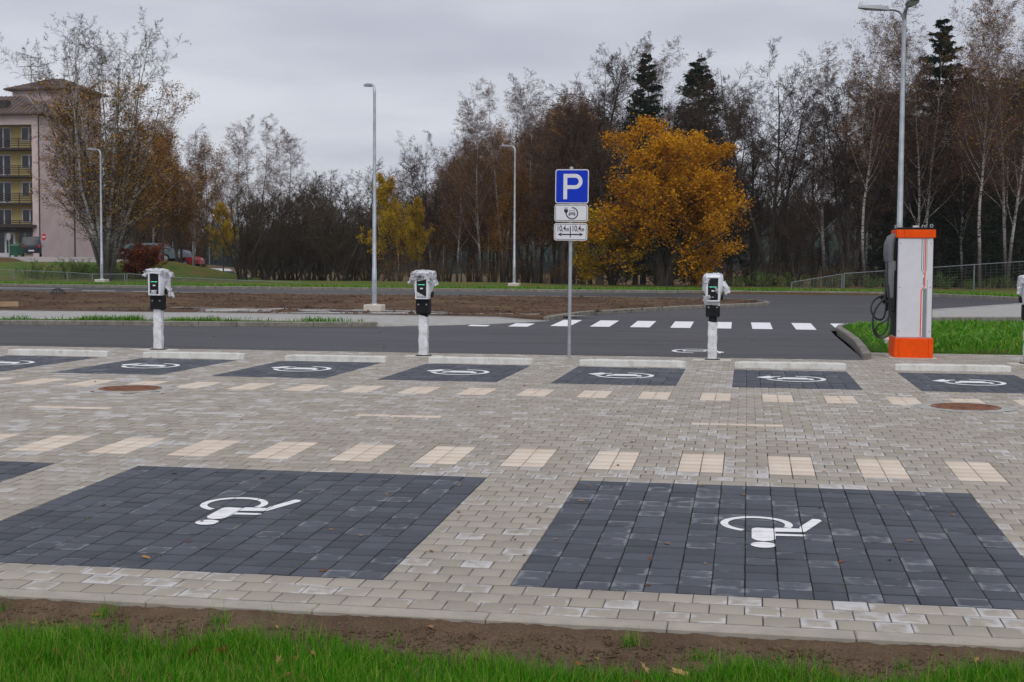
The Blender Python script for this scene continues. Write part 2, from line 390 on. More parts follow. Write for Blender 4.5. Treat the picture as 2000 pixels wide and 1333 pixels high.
for v in range(-3, 103):
    y0, y1 = VY(v), VY(v+1); yc = (y0+y1)/2
    fix = []
    if 0 <= v < 18: fix += [(a, b, 'n', (a, b)) for a, b in NEAR_BAYS]
    if 21 <= v < 26: fix += [(-4+4*k, -2+4*k, 'cn', None) for k in range(-16, 9)]
    if v == 36: fix += [(a, a+5, 'cf', None) for a in (-55, -35, -15, 4, 24)]
    if 50 <= v < 55: fix += [(-8+4*k, -6+4*k, 'cf', None) for k in range(-20, 12)]
    if 60 <= v < 77: fix += [(a, b, 'e', (a, b)) for a, b in EV_BAYS]
    lo, hi = ULO, UHI
    if v >= 92: lo = 18                          # behind the chargers only the right-hand part goes on
    lim_l = (-.62*yc-2.2-PX0)/CW; lim_r = (.215*yc+1.9-PX0)/CW
    fix.sort(); cur = lo
    segs = []
    for a, b, t, key in fix:
        for u in range(a, b):
            if u < lim_l or u > lim_r: continue
            r = (UX(u), UX(u+1), y0, y1)
            (dark_near[key] if t == 'n' else dark_ev[key] if t == 'e' else creamn if t == 'cn' else creamf).append(r)
        segs.append((cur, a)); cur = b
    segs.append((cur, hi))
    off = .5 if v % 2 else 0.
    for a, b in segs:
        if b <= a: continue
        u = a
        nxt = math.floor(a)+1-off if off else a+1
        if off: nxt = a+.5
        while u < b-1e-6:
            e = min(nxt, b); 
            if e > lim_l and u < lim_r: beige.append((UX(u), UX(e), y0, y1))
            u = e; nxt = e+1
beige = [r for r in beige if all(math.hypot((r[0]+r[1])/2-hx, (r[2]+r[3])/2-hy) > .50 for hx, hy in HOLES)]
creamf = [r for r in creamf if all(math.hypot((r[0]+r[1])/2-hx, (r[2]+r[3])/2-hy) > .50 for hx, hy in HOLES)]
# bed under the joints
def strip_sheet(name, poly_rows, mat, dz, kind='structure', nx=2):
    """poly_rows: list of (y, x0, x1)"""
    V, q = [], []
    for y, a, b in poly_rows:
        for i in range(nx): x = a+(b-a)*i/(nx-1); V.append((x, y, Tf(x, y)+dz))
    for r in range(len(poly_rows)-1):
        for i in range(nx-1): k = r*nx+i; q.append((k, k+1, k+nx+1, k+nx))
    return tag(link(name, np_mesh(name, V, q), mat), kind=kind)
paving = strip_sheet('paving', [(7.45, -9, 6), (15, -16, 8), (25.6, -22, 10), (28.0, -22, 10)], M['sand'], -.018)
def in_view(r):
    d = Vector(((r[0]+r[1])/2, (r[2]+r[3])/2, Tf(0, r[2])-EYE)); z = d.dot(fw); px = 1000+F_PX*d.dot(rt)/z; py = 666.5-F_PX*d.dot(up)/z
    return -20 < px < 2020 and -20 < py < 1340, z
vis = sorted([(in_view(r)[1], i) for i, r in enumerate(beige) if in_view(r)[0] and r[1]-r[0] > .15])
pick = set(i for _, i in vis[:300])
for i in sorted(pick):
    r = beige[i]; single_stone('beige', r[1]-r[0], r[3]-r[2], paving, (r[0]+r[1])/2, (r[2]+r[3])/2, 'paver')
rest = [r for i, r in enumerate(beige) if i not in pick]
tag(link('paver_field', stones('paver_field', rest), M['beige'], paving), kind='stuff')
cv = [r for r in creamn if in_view(r)[0]]
for r in cv: single_stone('cream', CW, RH, paving, (r[0]+r[1])/2, (r[2]+r[3])/2, 'marking_paver')
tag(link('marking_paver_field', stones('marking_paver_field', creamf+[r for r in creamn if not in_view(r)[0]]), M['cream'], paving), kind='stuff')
BAYOBJ = {}
def bay_base(name, a, b, v0, v1):
    o = strip_sheet(name, [(VY(v0), UX(a), UX(b)), (VY(v1), UX(a), UX(b))], M['sand'], -.016); return o
for b, rs in dark_near.items():
    if not rs: continue
    o = bay_base('accessible_parking_bay', b[0], b[1], 0, 18); BAYOBJ[b] = o
    seen = [r for r in rs if in_view(r)[0]]; hid = [r for r in rs if not in_view(r)[0]]
    for r in seen: single_stone('dark', CW, RH, o, (r[0]+r[1])/2, (r[2]+r[3])/2, 'paver')
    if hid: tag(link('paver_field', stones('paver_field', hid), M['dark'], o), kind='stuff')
for b, rs in dark_ev.items():
    if not rs: continue
    o = bay_base('charging_bay', b[0], b[1], 60, 77); BAYOBJ[b] = o
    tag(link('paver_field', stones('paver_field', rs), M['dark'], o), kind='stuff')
# edging along the front
edge = tag(empty('paving_edging', (0, 7.47, 0)), kind='structure')
for i in range(16):
    x = -10.4+i*1.0; mb = MB(); z = Tf(0, 7.45)
    mb.cbox(x+.002, x+.998, -.075, .073, z-.16, z+.002+rg.normal(0, .001), .008); mb.build('edging_stone', M['edging'], edge)

# painted symbols: same drawings on the stones, the road and the sign
def arc(cx, cy, r0, r1, a0, a1, n=40):
    A = [math.radians(a0+(a1-a0)*i/n) for i in range(n+1)]
    return [[(cx+r1*math.cos(A[i]), cy+r1*math.sin(A[i])), (cx+r1*math.cos(A[i+1]), cy+r1*math.sin(A[i+1])), (cx+r0*math.cos(A[i+1]), cy+r0*math.sin(A[i+1])), (cx+r0*math.cos(A[i]), cy+r0*math.sin(A[i]))] for i in range(n)]
def ev_icon(car_detail=True):
    P = arc(0, 0, .82, 1.0, 90, -158)
    P += [[(-1.28, .62), (-.66, .62), (-.66, .30), (-.80, .05), (-1.12, .05), (-1.28, .30)], [(-1.05, .06), (-.88, .06), (-.80, -.42), (-.98, -.36)],
          [(-1.16, .62), (-1.06, .62), (-1.06, .96), (-1.16, .96)], [(-.88, .62), (-.78, .62), (-.78, .96), (-.88, .96)]]
    if car_detail:
        P += [[(-.52, -.42), (-.36, -.42), (-.36, -.26), (-.52, -.26)], [(.36, -.42), (.52, -.42), (.52, -.26), (.36, -.26)],
              [(-.56, -.24), (.56, -.24), (.56, -.15), (-.56, -.15)], [(-.32, -.05), (.32, -.05), (.36, .12), (-.36, .12)],
              [(-.54, -.12), (-.50, -.12), (-.36, .40), (-.42, .40)], [(.50, -.12), (.54, -.12), (.42, .40), (.36, .40)], [(-.42, .37), (.42, .37), (.40, .43), (-.40, .43)],
              [(-.52, -.10), (-.38, -.10), (-.38, .06), (-.50, .06)], [(.38, -.10), (.52, -.10), (.50, .06), (.38, .06)]]
    else:
        P += [[(-.62, -.34), (.62, -.34), (.55, .06), (-.55, .06)], [(-.44, .10), (.44, .10), (.34, .42), (-.34, .42)]]
    return P
ev_floor = arc(0, 0, .84, 1.0, 88, -166)+[[(-1.28, .30), (-1.02, .60), (-.80, .62), (-.66, .36), (-.84, .02), (-1.02, -.05)], [(-.82, .58), (-.50, .74), (-.46, .60), (-.74, .42)], [(-1.06, .55), (-.86, .86), (-.74, .80), (-.90, .52)],
            [(-.60, -.20), (.60, -.20), (.56, .12), (-.56, .12)], [(-.44, .14), (.44, .14), (.36, .42), (-.36, .42)], [(-.60, -.34), (-.44, -.34), (-.44, -.19), (-.60, -.19)], [(.44, -.34), (.60, -.34), (.60, -.19), (.44, -.19)]]
def painted(name, polys, cx, cy, sx, sy, parent, rot=0, dz=.0045, joints=False):
    mb = MB(); c, s = math.cos(rot), math.sin(rot)
    for i, p in enumerate(polys):
        mb.flat(p, lambda x, y: (cx+(x*c-y*s)*sx, cy+(x*s+y*c)*sy, Tf(0, cy+(x*s+y*c)*sy)+dz+.00002*i))
    o = mb.build(name, M['paint'], parent)
    if joints:                                   # the paint stops at the joints between the stones
        bm = bmesh.new(); bm.from_mesh(o.data)
        xs = [UX(round((cx-PX0)/CW)+k) for k in range(-6, 7)]; ys = [VY(round((cy-PY0)/RH)+k) for k in range(-8, 9)]
        for ax, L, w in ((0, xs, .0032), (1, ys, .0022)):
            for c0 in L:
                for sgn in (-1, 1): bmesh.ops.bisect_plane(bm, geom=bm.verts[:]+bm.edges[:]+bm.faces[:], plane_co=(c0+sgn*w, 0, 0) if ax == 0 else (0, c0+sgn*w, 0), plane_no=(1, 0, 0) if ax == 0 else (0, 1, 0))
        dead = [f for f in bm.faces if any(abs(f.calc_center_median().x-c0) < .0031 for c0 in xs) or any(abs(f.calc_center_median().y-c0) < .0021 for c0 in ys)]
        bmesh.ops.delete(bm, geom=dead, context='FACES'); bm.to_mesh(o.data); bm.free()
    return o
for b in EV_BAYS:
    if b in BAYOBJ: painted('charging_symbol', ev_floor, UX(b[0])+.93, 21.30, .46, .52, BAYOBJ[b])
def wheelchair(cx, cy, parent):
    # seen from the lawn: head towards the viewer, wheel beyond, feet to the right (metres)
    P = arc(.115, .635, .205, .260, 246, -22, 48)
    P += [[(.158+.085*math.cos(t*math.pi/12), -.02+.085*math.sin(t*math.pi/12)) for t in range(24)]]
    P += [[(.08, .17), (.11, .11), (.16, .09), (.21, .11), (.245, .17), (.245, .50), (.12, .51), (.09, .49), (.08, .45)]]
    P += [[(.245, .40), (.42, .42), (.42, .53), (.245, .53)], [(.42, .42), (.455, .43), (.59, .82), (.575, .87), (.525, .88), (.42, .58)]]
    P += [[(.245, .27), (.44, .285), (.455, .31), (.44, .34), (.245, .335)]]
    return painted('wheelchair_symbol', P, cx, cy, 1, 1, parent, joints=True)
wheelchair(-.02, 9.47, BAYOBJ[(0, 16)]); wheelchair(-4.02, 9.48, BAYOBJ[(-20, -4)])
for b_, x_ in (((20, 36), 3.98), ((-40, -24), -8.02)):
    if b_ in BAYOBJ: wheelchair(x_, 9.48, BAYOBJ[b_])
for o, t in ((BAYOBJ[(0, 16)], 'right'), (BAYOBJ[(-20, -4)], 'left')): o['label'] = 'charcoal paved accessible bay with white wheelchair symbol, %s of two' % t

# manhole covers
M['rust_iron'] = simple('rusty_iron', (.20, .085, .045), .75, .35, 9)
M['mortar'] = concrete('mortar_ring', (.30, .29, .27), (.40, .39, .37), (.14, .13, .12), .8)
for (hx, hy), lab in zip(HOLES, ('rusty round manhole cover in paving near the left-hand charging bays', 'rusty round manhole cover in paving near the right edge')):
    e = empty('manhole_cover', (hx, hy, 0), 0, lab, 'manhole cover', 'manhole covers in the paving')
    mb = MB(); n = 40; rr = [.60+.035*math.sin(5*k)+.02*math.sin(11*k+1) for k in range(n)]
    ri = [(math.cos(2*math.pi*k/n), math.sin(2*math.pi*k/n)) for k in range(n)]
    mb.loft([[(c*rr[k], s*rr[k], .003) for k, (c, s) in enumerate(ri)], [(c*.42, s*.42, .006) for c, s in ri], [(c*.42, s*.42, -.02) for c, s in ri]], False); mb.build('mortar_collar', M['mortar'], e)
    mb = MB(); mb.loft([[(c*r, s*r, z) for c, s in ri] for r, z in ((.415, -.02), (.415, .012), (.375, .014), (.372, .0))], False); mb.build('frame', M['rust_iron'], e)
    mb = MB(); mb.loft([[(c*r, s*r, z) for c, s in ri] for r, z in ((.368, -.02), (.368, .004))])
    lid = mb.build('lid', M['rust_iron'], e); mb = MB()
    for i in range(-8, 9):
        w = math.sqrt(max(0, .34**2-(i*.04)**2)); mb.box(-w, w, i*.04-.008, i*.04+.008, .003, .011)
    mb.build('rib_pattern', M['rust_iron'], lid)

# ------------------------------------------------------------------ roads
def asphalt_sheet():
    V, q = [], []
    ys = [25.5, 30, 34, 36, 40, 45, 50, 55, 60, 64]
    for y in ys:
        for x in (-120, -20, -8, 2.12):
            V.append((x, (25.40+max(0, x+20)*.0155) if y == 25.5 else y, Tf(0, y)+.004))
    for r in range(len(ys)-1):
        for i in range(3): k = r*4+i; q.append((k, k+1, k+5, k+4))
    o = len(V); y2 = ys[3:]
    for y in y2:
        for x in (2.12, 10, 40): V.append((x, y, Tf(0, y)+.004))
    for r in range(len(y2)-1):
        for i in range(2): k = o+r*3+i; q.append((k, k+1, k+4, k+3))
    return tag(link('road', np_mesh('road', V, q), M['asphalt']), kind='structure')
road = asphalt_sheet()
def mark(name, pts):
    mb = MB(); mb.flat(pts, lambda x, y: (x, y, Tf(0, y)+.009)); return mb.build(name, M['paint'], road)
for k in range(10):
    x = -7.28+k*1.062+(.05 if k > 7 else 0); y0 = 36.3 if k > 1 else 35.75+k*.1
    y1 = {0: 36.35, 1: 37.35}.get(k, 39.35)
    mark('crosswalk_stripe', [(x, y0), (x+.52, y0), (x+.50, y1), (x-.03, y1)])
painted('charging_symbol', ev_icon(True), -1.0, 27.35, .45, .62, road, math.pi, .012)
def dash(px0, px1, py, w=.14, d=None):
    pass
for (x0, x1, y) in ((-44, -31.2, 60.2), (-29.6, -28.0, 58.0), (-27.0, -25.2, 57.6), (-25.0, -23.2, 57.3), (-23.0, -21.4, 57.0), (-24.6, -22.8, 55.9), (-22.7, -21.0, 55.4), (-20.9, -19.0, 56.0)):
    mark('lane_dash', [(x0, y), (x1, y), (x1, y+.22), (x0, y+.22)])

# ------------------------------------------------------------------ kerbs: real stones laid along a line
def resample(P, step):
    P = [Vector((p[0], p[1], 0)) for p in P]; out = [P[0].copy()]; need = step
    for a, b in zip(P, P[1:]):
        L = (b-a).length; t = need
        while t <= L: out.append(a+(b-a)*(t/L)); t += step
        need = t-L
    if (out[-1]-P[-1]).length > .25: out.append(P[-1])
    return out
def smooth_line(P, n=8):
    out = []
    for i in range(len(P)-1):
        p0, p1, p2, p3 = (Vector((*P[max(0, min(len(P)-1, k))], 0)) for k in (i-1, i, i+1, i+2))
        for j in range(n):
            t = j/n; out.append(.5*((2*p1)+(p2-p0)*t+(2*p0-5*p1+4*p2-p3)*t*t+(3*p1-p0-3*p2+p3)*t**3))
    out.append(Vector((*P[-1], 0))); return [(p.x, p.y) for p in out]
def kerb(name, line, side, h=.12, w=.15, step=1.0, h_fn=None):
    """side=+1: body lies to the left of the walking direction"""
    root = tag(empty(name, (0, 0, 0)), kind='structure'); Q = resample(line, step)
    for i in range(len(Q)-1):
        a, b = Q[i], Q[i+1]; d = (b-a); L = d.length; d.normalize(); nrm = Vector((-d.y, d.x, 0))*side
        ha = h if h_fn is None else h_fn((a.x+b.x)/2); ha += rg.normal(0, .003)
        a2 = a+d*.006; b2 = b-d*.006; za, zb = Tf(a.x, a.y), Tf(b.x, b.y)
        prof = ((0, -.1), (.0, ha-.022), (.022, ha), (w, ha), (w, -.1))
        mb = MB(); mb.loft([[p+nrm*u+Vector((0, 0, z+v)) for u, v in prof] for p, z in ((a2, za), (b2, zb))]); mb.build('kerb_stone', M['kerb'], root)
    return root
LK_ = smooth_line([(-34, 32.2), (-26, 32.6), (-19.3, 33.4), (-15.9, 33.85), (-12.6, 34.25), (-9.55, 34.95)])
kerb('sidewalk_kerb', LK_, 1, .13)
ISL = smooth_line([(-5.55, 38.75), (-5.15, 41.1), (-4.75, 42.4), (-3.4, 44.5), (-1.9, 47.2), (-.5, 48.8), (.5, 50.1), (.85, 51.2), (.5, 52.4), (-.3, 53.4), (-1.6, 53.9), (-5.2, 54.4), (-12.4, 54.4), (-22, 54.3), (-31, 53.7), (-60, 52.5)])
kerb('island_kerb', ISL, 1, .13)
FARK = smooth_line([(-80, 63), (-36, 62.3), (-25, 61.9), (-14, 61.8), (-4.7, 62.2), (2, 62.7), (5.4, 62.6), (7.9, 61.4), (10.6, 58.0), (13, 53), (15, 47), (16.5, 40)])
kerb('far_kerb', FARK, 1, .14, .18)
TRI = smooth_line([(2.12, 26.0), (2.25, 29), (2.32, 32), (2.30, 35), (2.26, 36.2), (2.40, 37.3), (2.75, 38.1), (3.45, 38.7), (5, 39.1), (7.4, 39.7), (14, 41)])
kerb('corner_kerb', TRI, -1, .10, .15, .8, lambda x: .10)
def sheet(name, ring, mat, dz, res=.4, amp=0, nscale=1., seed=1, kind='structure', extra=None):
    """polygon filled with a fine grid and draped on the ground"""
    ring = [(p[0], p[1]) for p in ring]; xs = [p[0] for p in ring]; ys = [p[1] for p in ring]
    bm = bmesh.new(); vs = [bm.verts.new((x, y, 0)) for x, y in ring]; bm.faces.new(vs)
    def cuts(axis, lo, hi):
        for c in np.arange(lo+res, hi, res):
            bmesh.ops.bisect_plane(bm, geom=bm.verts[:]+bm.edges[:]+bm.faces[:], plane_co=(c, 0, 0) if axis == 0 else (0, c, 0), plane_no=(1, 0, 0) if axis == 0 else (0, 1, 0))
    cuts(1, min(ys), max(ys)); cuts(0, min(xs), max(xs))
    bm.verts.ensure_lookup_table(); co = np.array([v.co[:] for v in bm.verts]); X, Y = co[:, 0], co[:, 1]
    Z = T(X, Y)+dz
    if amp: Z = Z+amp*(fbm(X*nscale, Y*nscale, seed)-.47)
    if extra is not None: Z = Z+extra(X, Y)
    for v, z in zip(bm.verts, Z): v.co.z = z
    bmesh.ops.triangulate(bm, faces=[f for f in bm.faces if len(f.verts) > 4])
    rim = bmesh.ops.extrude_edge_only(bm, edges=[e for e in bm.edges if e.is_boundary])
    for v in rim['geom']:
        if isinstance(v, bmesh.types.BMVert): v.co.z -= .22
    me = bpy.data.meshes.new(name); bm.to_mesh(me); bm.free(); me.polygons.foreach_set('use_smooth', np.ones(len(me.polygons), bool))
    return tag(link(name, me, mat), kind=kind)
# sidewalk with its narrow grass strip
walk_front = [(x, y+.14) for x, y in LK_]
sheet('sidewalk', [(-34, 33.2), (-26, 33.6), (-19.3, 34.5), (-15.9, 34.95), (-12.6, 35.3), (-10.6, 35.25), (-9.5, 35.05), (-8.1, 35.85), (-6.9, 36.85), (-6.1, 37.8), (-5.5, 38.75), (-8.1, 38.95), (-10.7, 39.2), (-16, 39.1), (-22.4, 38.8), (-34, 38.2)], M['walk'], .10, 1.0,
      extra=lambda X, Y: -.085*sstep(-9.8, -8.6, X)*sstep(1.3, .1, (Y-35.05)-(X+9.5)*.925))
sheet('grass_strip', [(-34, 32.34)]+[p for p in walk_front[2:]]+[(-9.8, 35.18), (-12.6, 35.28), (-15.9, 34.93), (-19.3, 34.48), (-26, 33.58), (-34, 33.18)], M['islegrass'], .108, .8)
isl_poly = [(-5.62, 38.95), (-5.3, 41.1), (-4.9, 42.5), (-3.55, 44.6), (-2.05, 47.3), (-.65, 48.9), (.33, 50.2), (.66, 51.2), (.35, 52.28), (-.4, 53.22), (-1.65, 53.72), (-5.2, 54.24), (-12.4, 54.24), (-22, 54.14), (-31, 53.54), (-60, 52.3), (-60, 38.2), (-34, 38.3), (-22.4, 38.9), (-16, 39.2), (-10.7, 39.3), (-8.1, 39.05)]
def isl_relief(X, Y):
    inner = sstep(39.0, 40.4, Y)*sstep(54.2, 52, Y)
    dip = np.exp(-((Y-(42.0-.0*X))/1.6)**2)*sstep(-3, -9, X)
    return inner*(.20*(fbm(X*.7, Y*.9, 5)-.47)+.09*(fbm(X*3, Y*4, 9)-.47)) - .075*dip + .05*inner*sstep(44, 50, Y)
island = sheet('soil_island', isl_poly, M['isoil'], .10, .3, extra=isl_relief)
def puddle(cx, cy, ax, ay, seed, dz):
    mb = MB(); n = 40; rr = [1+.35*math.sin(3*k*.157+seed)+.25*math.sin(7*k*.157+seed*2) for k in range(n)]
    mb.flat([(cx+ax*rr[k]*math.cos(2*math.pi*k/n), cy+ay*rr[k]*math.sin(2*math.pi*k/n)) for k in range(n)], lambda x, y: (x, y, Tf(0, cy)+dz))
    return tag(mb.build('puddle', M['puddle']), kind='structure')
puddle(-14.6, 42.0, 3.6, 1.5, 1, .068); puddle(-10.2, 41.0, 4.0, .9, 2.2, .062); puddle(-7.4, 40.9, 2.2, .6, 4.1, .066)
# far verge
vp = [(x, y+.17) for x, y in FARK if y > 61]+[(x+.16, y+.06) for x, y in FARK if y <= 61]
verge_ring = vp+[(30, 40), (30, 66), (16, 69), (5, 70), (-10, 74), (-19, 82), (-28, 93), (-45, 102), (-90, 102)]
def noise_clear(X, Y): return (fbm(X*.6, Y*.6, 12)-.47)*.10
sheet('verge', verge_ring, M['verge'], .13, 1.5, extra=noise_clear)
# corner lawn and the paved strip behind it
sheet('corner_lawn', [(2.44, 28.02), (2.47, 32), (2.46, 35), (2.42, 36.15), (2.55, 37.2), (2.88, 37.97), (3.52, 38.55), (5.05, 38.95), (7.45, 39.55), (14, 40.8), (14, 28.02)], M['islegrass'], .03, .5,
      extra=lambda X, Y: .07*sstep(28, 29.5, Y)+.04*(fbm(X*1.2, Y*1.2, 4)-.47))
kerb('right_walk_kerb', [(5.1, 41.3), (8, 41.9), (14, 43.2), (20, 44.4)], 1, .13)
sheet('right_sidewalk', [(5.1, 41.46), (8, 42.06), (14, 43.36), (20, 44.56), (20, 58), (9.8, 52.7), (6, 46.9), (4.6, 44.2)], M['walk'], .11, 1.0)
# ------------------------------------------------------------------ front lawn: soil strip, grass, clods
def front_soil():
    xs = np.arange(-8.5, 4.6, .038); ys = np.arange(3.4, 7.401, .038); X, Y = np.meshgrid(xs, ys)
    Z = T(X, np.maximum(Y, 4.))-.028+.03*(fbm(X*2, Y*2, 21)-.47)+.028*(fbm(X*9, Y*9, 22)-.47)+.012*(vn(X*31, Y*31, 23)-.5)
    Z = Z+.06*sstep(6.9, 5.6, Y)+.012*sstep(7.2, 7.36, Y)
    I = np.arange(X.size).reshape(X.shape); q = np.stack([I[:-1, :-1], I[:-1, 1:], I[1:, 1:], I[1:, :-1]], -1).reshape(-1, 4)
    return tag(link('front_soil', np_mesh('front_soil', np.stack([X, Y, Z], -1).reshape(-1, 3), q, smooth=True), M['soil']), kind='structure')
def soil_z(X, Y):
    return T(X, np.maximum(Y, 4.))-.028+.03*(fbm(X*2, Y*2, 21)-.47)+.06*sstep(6.9, 5.6, Y)
front_soil()
def blades(name, X, Y, Z, Hh, Wd, seed, mat, lean=.5, parent=None):
    g = np.random.default_rng(seed); n = len(X); az = g.random(n)*6.283; bend = g.random(n)**1.5*lean*1.6+.08
    dx, dy = np.cos(az), np.sin(az); P = np.stack([X, Y, Z], -1); D = np.stack([dx, dy, 0*dx], -1); S = np.stack([-dy, dx, 0*dx], -1)
    tw = g.normal(0, .5, n); S = S*np.cos(tw)[:, None]+D*np.sin(tw)[:, None]
    rows = []
    for t, w in ((0, 1.), (.38, .9), (.72, .6), (1., 0)):
        c = P+D*(Hh*bend*t*t)[:, None]+np.array([0, 0, 1.])*(Hh*(t-.28*bend*t*t))[:, None]
        if w > 0: rows += [c-S*(Wd*w/2)[:, None], c+S*(Wd*w/2)[:, None]]
        else: rows += [c]
    V = np.stack(rows, 1); b = np.arange(n)[:, None]*7
    q = np.concatenate([b+np.array([[0, 1, 3, 2]]), b+np.array([[2, 3, 5, 4]])]); t3 = b+np.array([[4, 5, 6]])
    A = np.repeat(np.stack([g.random(n), g.random(n), g.random(n)], -1)[:, None], 7, 1)
    return tag(link(name, np_mesh(name, V.reshape(-1, 3), q, t3, attr=A.reshape(-1, 3)), mat, parent), kind='stuff')
g = np.random.default_rng(31); n = 200000
X = g.uniform(-5.3, 2.6, n); Y = g.uniform(5.35, 7.36, n)
edge_y = 6.83+.045*X+.38*(fbm(X*1.3, X*0+3.3, 41)-.47)+.25*(vn(X*3.1, X*0, 43)-.5)-.12*sstep(-1.6, -.4, X)*sstep(1.2, .2, X)
dens = sstep(.12, -.12, Y-edge_y)
tuft = np.maximum(0, vn(X*4.2, Y*4.2, 44)-.80)*5*sstep(-1.2, -3.0, X)+np.maximum(0, vn(X*5, Y*5, 46)-.88)*4
patch = .45+.55*sstep(.36, .52, fbm(X*2.6, Y*2.6, 47))
keep = g.random(n) < np.maximum(dens*patch, np.clip(tuft, 0, .34)*sstep(7.42, 7.3, Y))
X, Y = X[keep], Y[keep]; Hh = g.uniform(.05, .125, len(X))*(.65+.7*vn(X*3, Y*3, 45)); Hh *= np.where(Y > 6.95, .8, 1.)*(1+.7*(g.random(len(X)) > .94))
blades('lawn_grass', X, Y, soil_z(X, Y)-.008, Hh, g.uniform(.0022, .0045, len(X)), 5, M['grass'], .55)['label'] = 'bright green grass along the front of the paving'
# clods and grit on the soil
def grit(name, X, Y, Z, R, mat, seed):
    g = np.random.default_rng(seed); n = len(X); base = np.array([(1, 0, 0), (0, 1, 0), (-1, 0, 0), (0, -1, 0), (0, 0, .8), (0, 0, -.8)])
    V = base[None]*R[:, None, None]*g.uniform(.6, 1.3, (n, 6, 1)); a = g.random(n)*6.28; c, s = np.cos(a)[:, None], np.sin(a)[:, None]
    V = np.stack([V[..., 0]*c-V[..., 1]*s, V[..., 0]*s+V[..., 1]*c, V[..., 2]], -1)+np.stack([X, Y, Z], -1)[:, None]
    t = np.array([(0, 1, 4), (1, 2, 4), (2, 3, 4), (3, 0, 4), (1, 0, 5), (2, 1, 5), (3, 2, 5), (0, 3, 5)])
    T3 = (t[None]+np.arange(n)[:, None, None]*6).reshape(-1, 3); A = np.repeat(g.random((n, 1, 3)), 6, 1)
    return tag(link(name, np_mesh(name, V.reshape(-1, 3), None, T3, attr=A.reshape(-1, 3)), mat), kind='stuff')
X = g.uniform(-5.3, 2.6, 9000); Y = g.uniform(6.5, 7.32, 9000)
grit('soil_clods', X, Y, soil_z(X, Y)+.002, g.uniform(.003, .010, 9000)*(1+1.4*(g.random(9000) > .96)), M['soil'], 8)
n = 9000; X = -60+61*g.random(n)**.6; Y = g.uniform(39.6, 53.6, n); k = (Y < 53.4-np.maximum(0, X+1.5)*1.5) & (Y > 39.6+np.maximum(0, X+5.6)*2.1); X, Y = X[k], Y[k]
grit('island_clods', X, Y, T(X, Y)+.10+isl_relief(X, Y), g.uniform(.015, .05, len(X))*(1+1.3*(g.random(len(X)) > .93)), M['isoil'], 18)
# tall grass in the sidewalk strip, on the verge, in the corner lawn
def along(line, n, off, spread, seed):
    g = np.random.default_rng(seed); P = np.array([(p.x, p.y) for p in resample(line, .25)]); i = g.integers(0, len(P)-1, n); t = g.random(n)[:, None]
    p = P[i]*(1-t)+P[i+1]*t; d = P[i+1]-P[i]; d /= np.linalg.norm(d, axis=1)[:, None]; nr = np.stack([-d[:, 1], d[:, 0]], -1)
    return p+nr*(off+g.uniform(-spread, spread, n))[:, None]
p = along(LK_, 9000, .46, .30, 3); p = p[(p[:, 0] < -10.0)]; th = vn(p[:, 0]*1.1, p[:, 1]*0, 6); p = p[g.random(len(p)) < sstep(.12, .5, th)*sstep(-10, -12, p[:, 0])+.1]
blades('strip_grass', p[:, 0], p[:, 1], T(p[:, 0], p[:, 1])+.09, g.uniform(.07, .19, len(p))*(.6+.8*vn(p[:, 0]*2, p[:, 1], 9)), g.uniform(.012, .024, len(p)), 6, M['grass'], .6)
p = along(FARK, 16000, .9, .75, 4); blades('verge_grass', p[:, 0], p[:, 1], T(p[:, 0], p[:, 1])+.10, g.uniform(.06, .20, len(p)), g.uniform(.02, .045, len(p)), 7, M['grass'], .8)
n = 26000; X = g.uniform(2.5, 12, n); Y = g.uniform(28.05, 39.3, n); k = (Y < 36.5+(X-2.5)*.9) & (Y < 38.7+.16*(X-3)); k &= ~((X < 3.1) & (g.random(n) < .75))
X, Y = X[k], Y[k]; blades('corner_grass', X, Y, T(X, Y)+.03+.07*sstep(28, 29.5, Y), g.uniform(.05, .15, len(X)), g.uniform(.010, .022, len(X)), 8, M['grass'], .8)
n = 2600; X = g.uniform(2.55, 12, n); Y = g.uniform(28.1, 38.6, n); k = (Y < 36.5+(X-2.5)*.9) & (vn(X*1.2, Y*1.2, 33) > .42); X, Y = X[k], Y[k]
blades('broadleaf_weeds', X, Y, T(X, Y)+.05+.07*sstep(28, 29.5, Y), g.uniform(.08, .20, len(X)), g.uniform(.04, .085, len(X)), 9, M['weed'], 1.5)

# ------------------------------------------------------------------ fallen leaves
def leaf_mesh(seed, lobed, s):
    g = np.random.default_rng(seed); n = 18; pts = []
    for k in range(n):
        a = 2*math.pi*k/n; r = s*(.62+.38*abs(math.cos(a)))*(1+(.28*math.cos(7*a) if lobed else .05*math.cos(5*a)))
        pts.append((r*math.cos(a), .62*r*math.sin(a)))
    V = [(0, 0, .012*s/.05*g.random())]; c1, c2 = g.uniform(3, 9), g.uniform(2, 8)
    for x, y in pts: V.append((x, y, s*(.25*abs(math.sin(x*c1*4+seed))+.35*abs(y)/s*g.uniform(.6, 1.2)+.12*math.sin(y*c2*12))))
    stem = len(V); V += [(-s, -.02*s, .1*s), (-s, .02*s, .1*s), (-1.7*s, 0, .35*s)]
    t = [(0, 1+k, 1+(k+1) % n) for k in range(n)]+[(stem, stem+1, stem+2)]
    A = np.repeat(g.random((1, 3)), len(V), 0); me = np_mesh('leaf', V, None, t, attr=A); me.materials.append(M['dryleaf']); return me
oak = [leaf_mesh(i, True, .044) for i in range(6)]; small = [leaf_mesh(20+i, False, .024) for i in range(6)]
def leaf(me, x, y, z, lab, grp, tilt=.4):
    o = bpy.data.objects.new('fallen_leaf', me); COL.objects.link(o); o.location = (x, y, z); o.rotation_euler = (g.normal(0, tilt), g.normal(0, tilt), g.random()*6.28)
    o.scale = (1, 1, 1); s = g.uniform(.75, 1.25); o.scale = (s, s, s); tag(o, lab, 'leaf', grp)
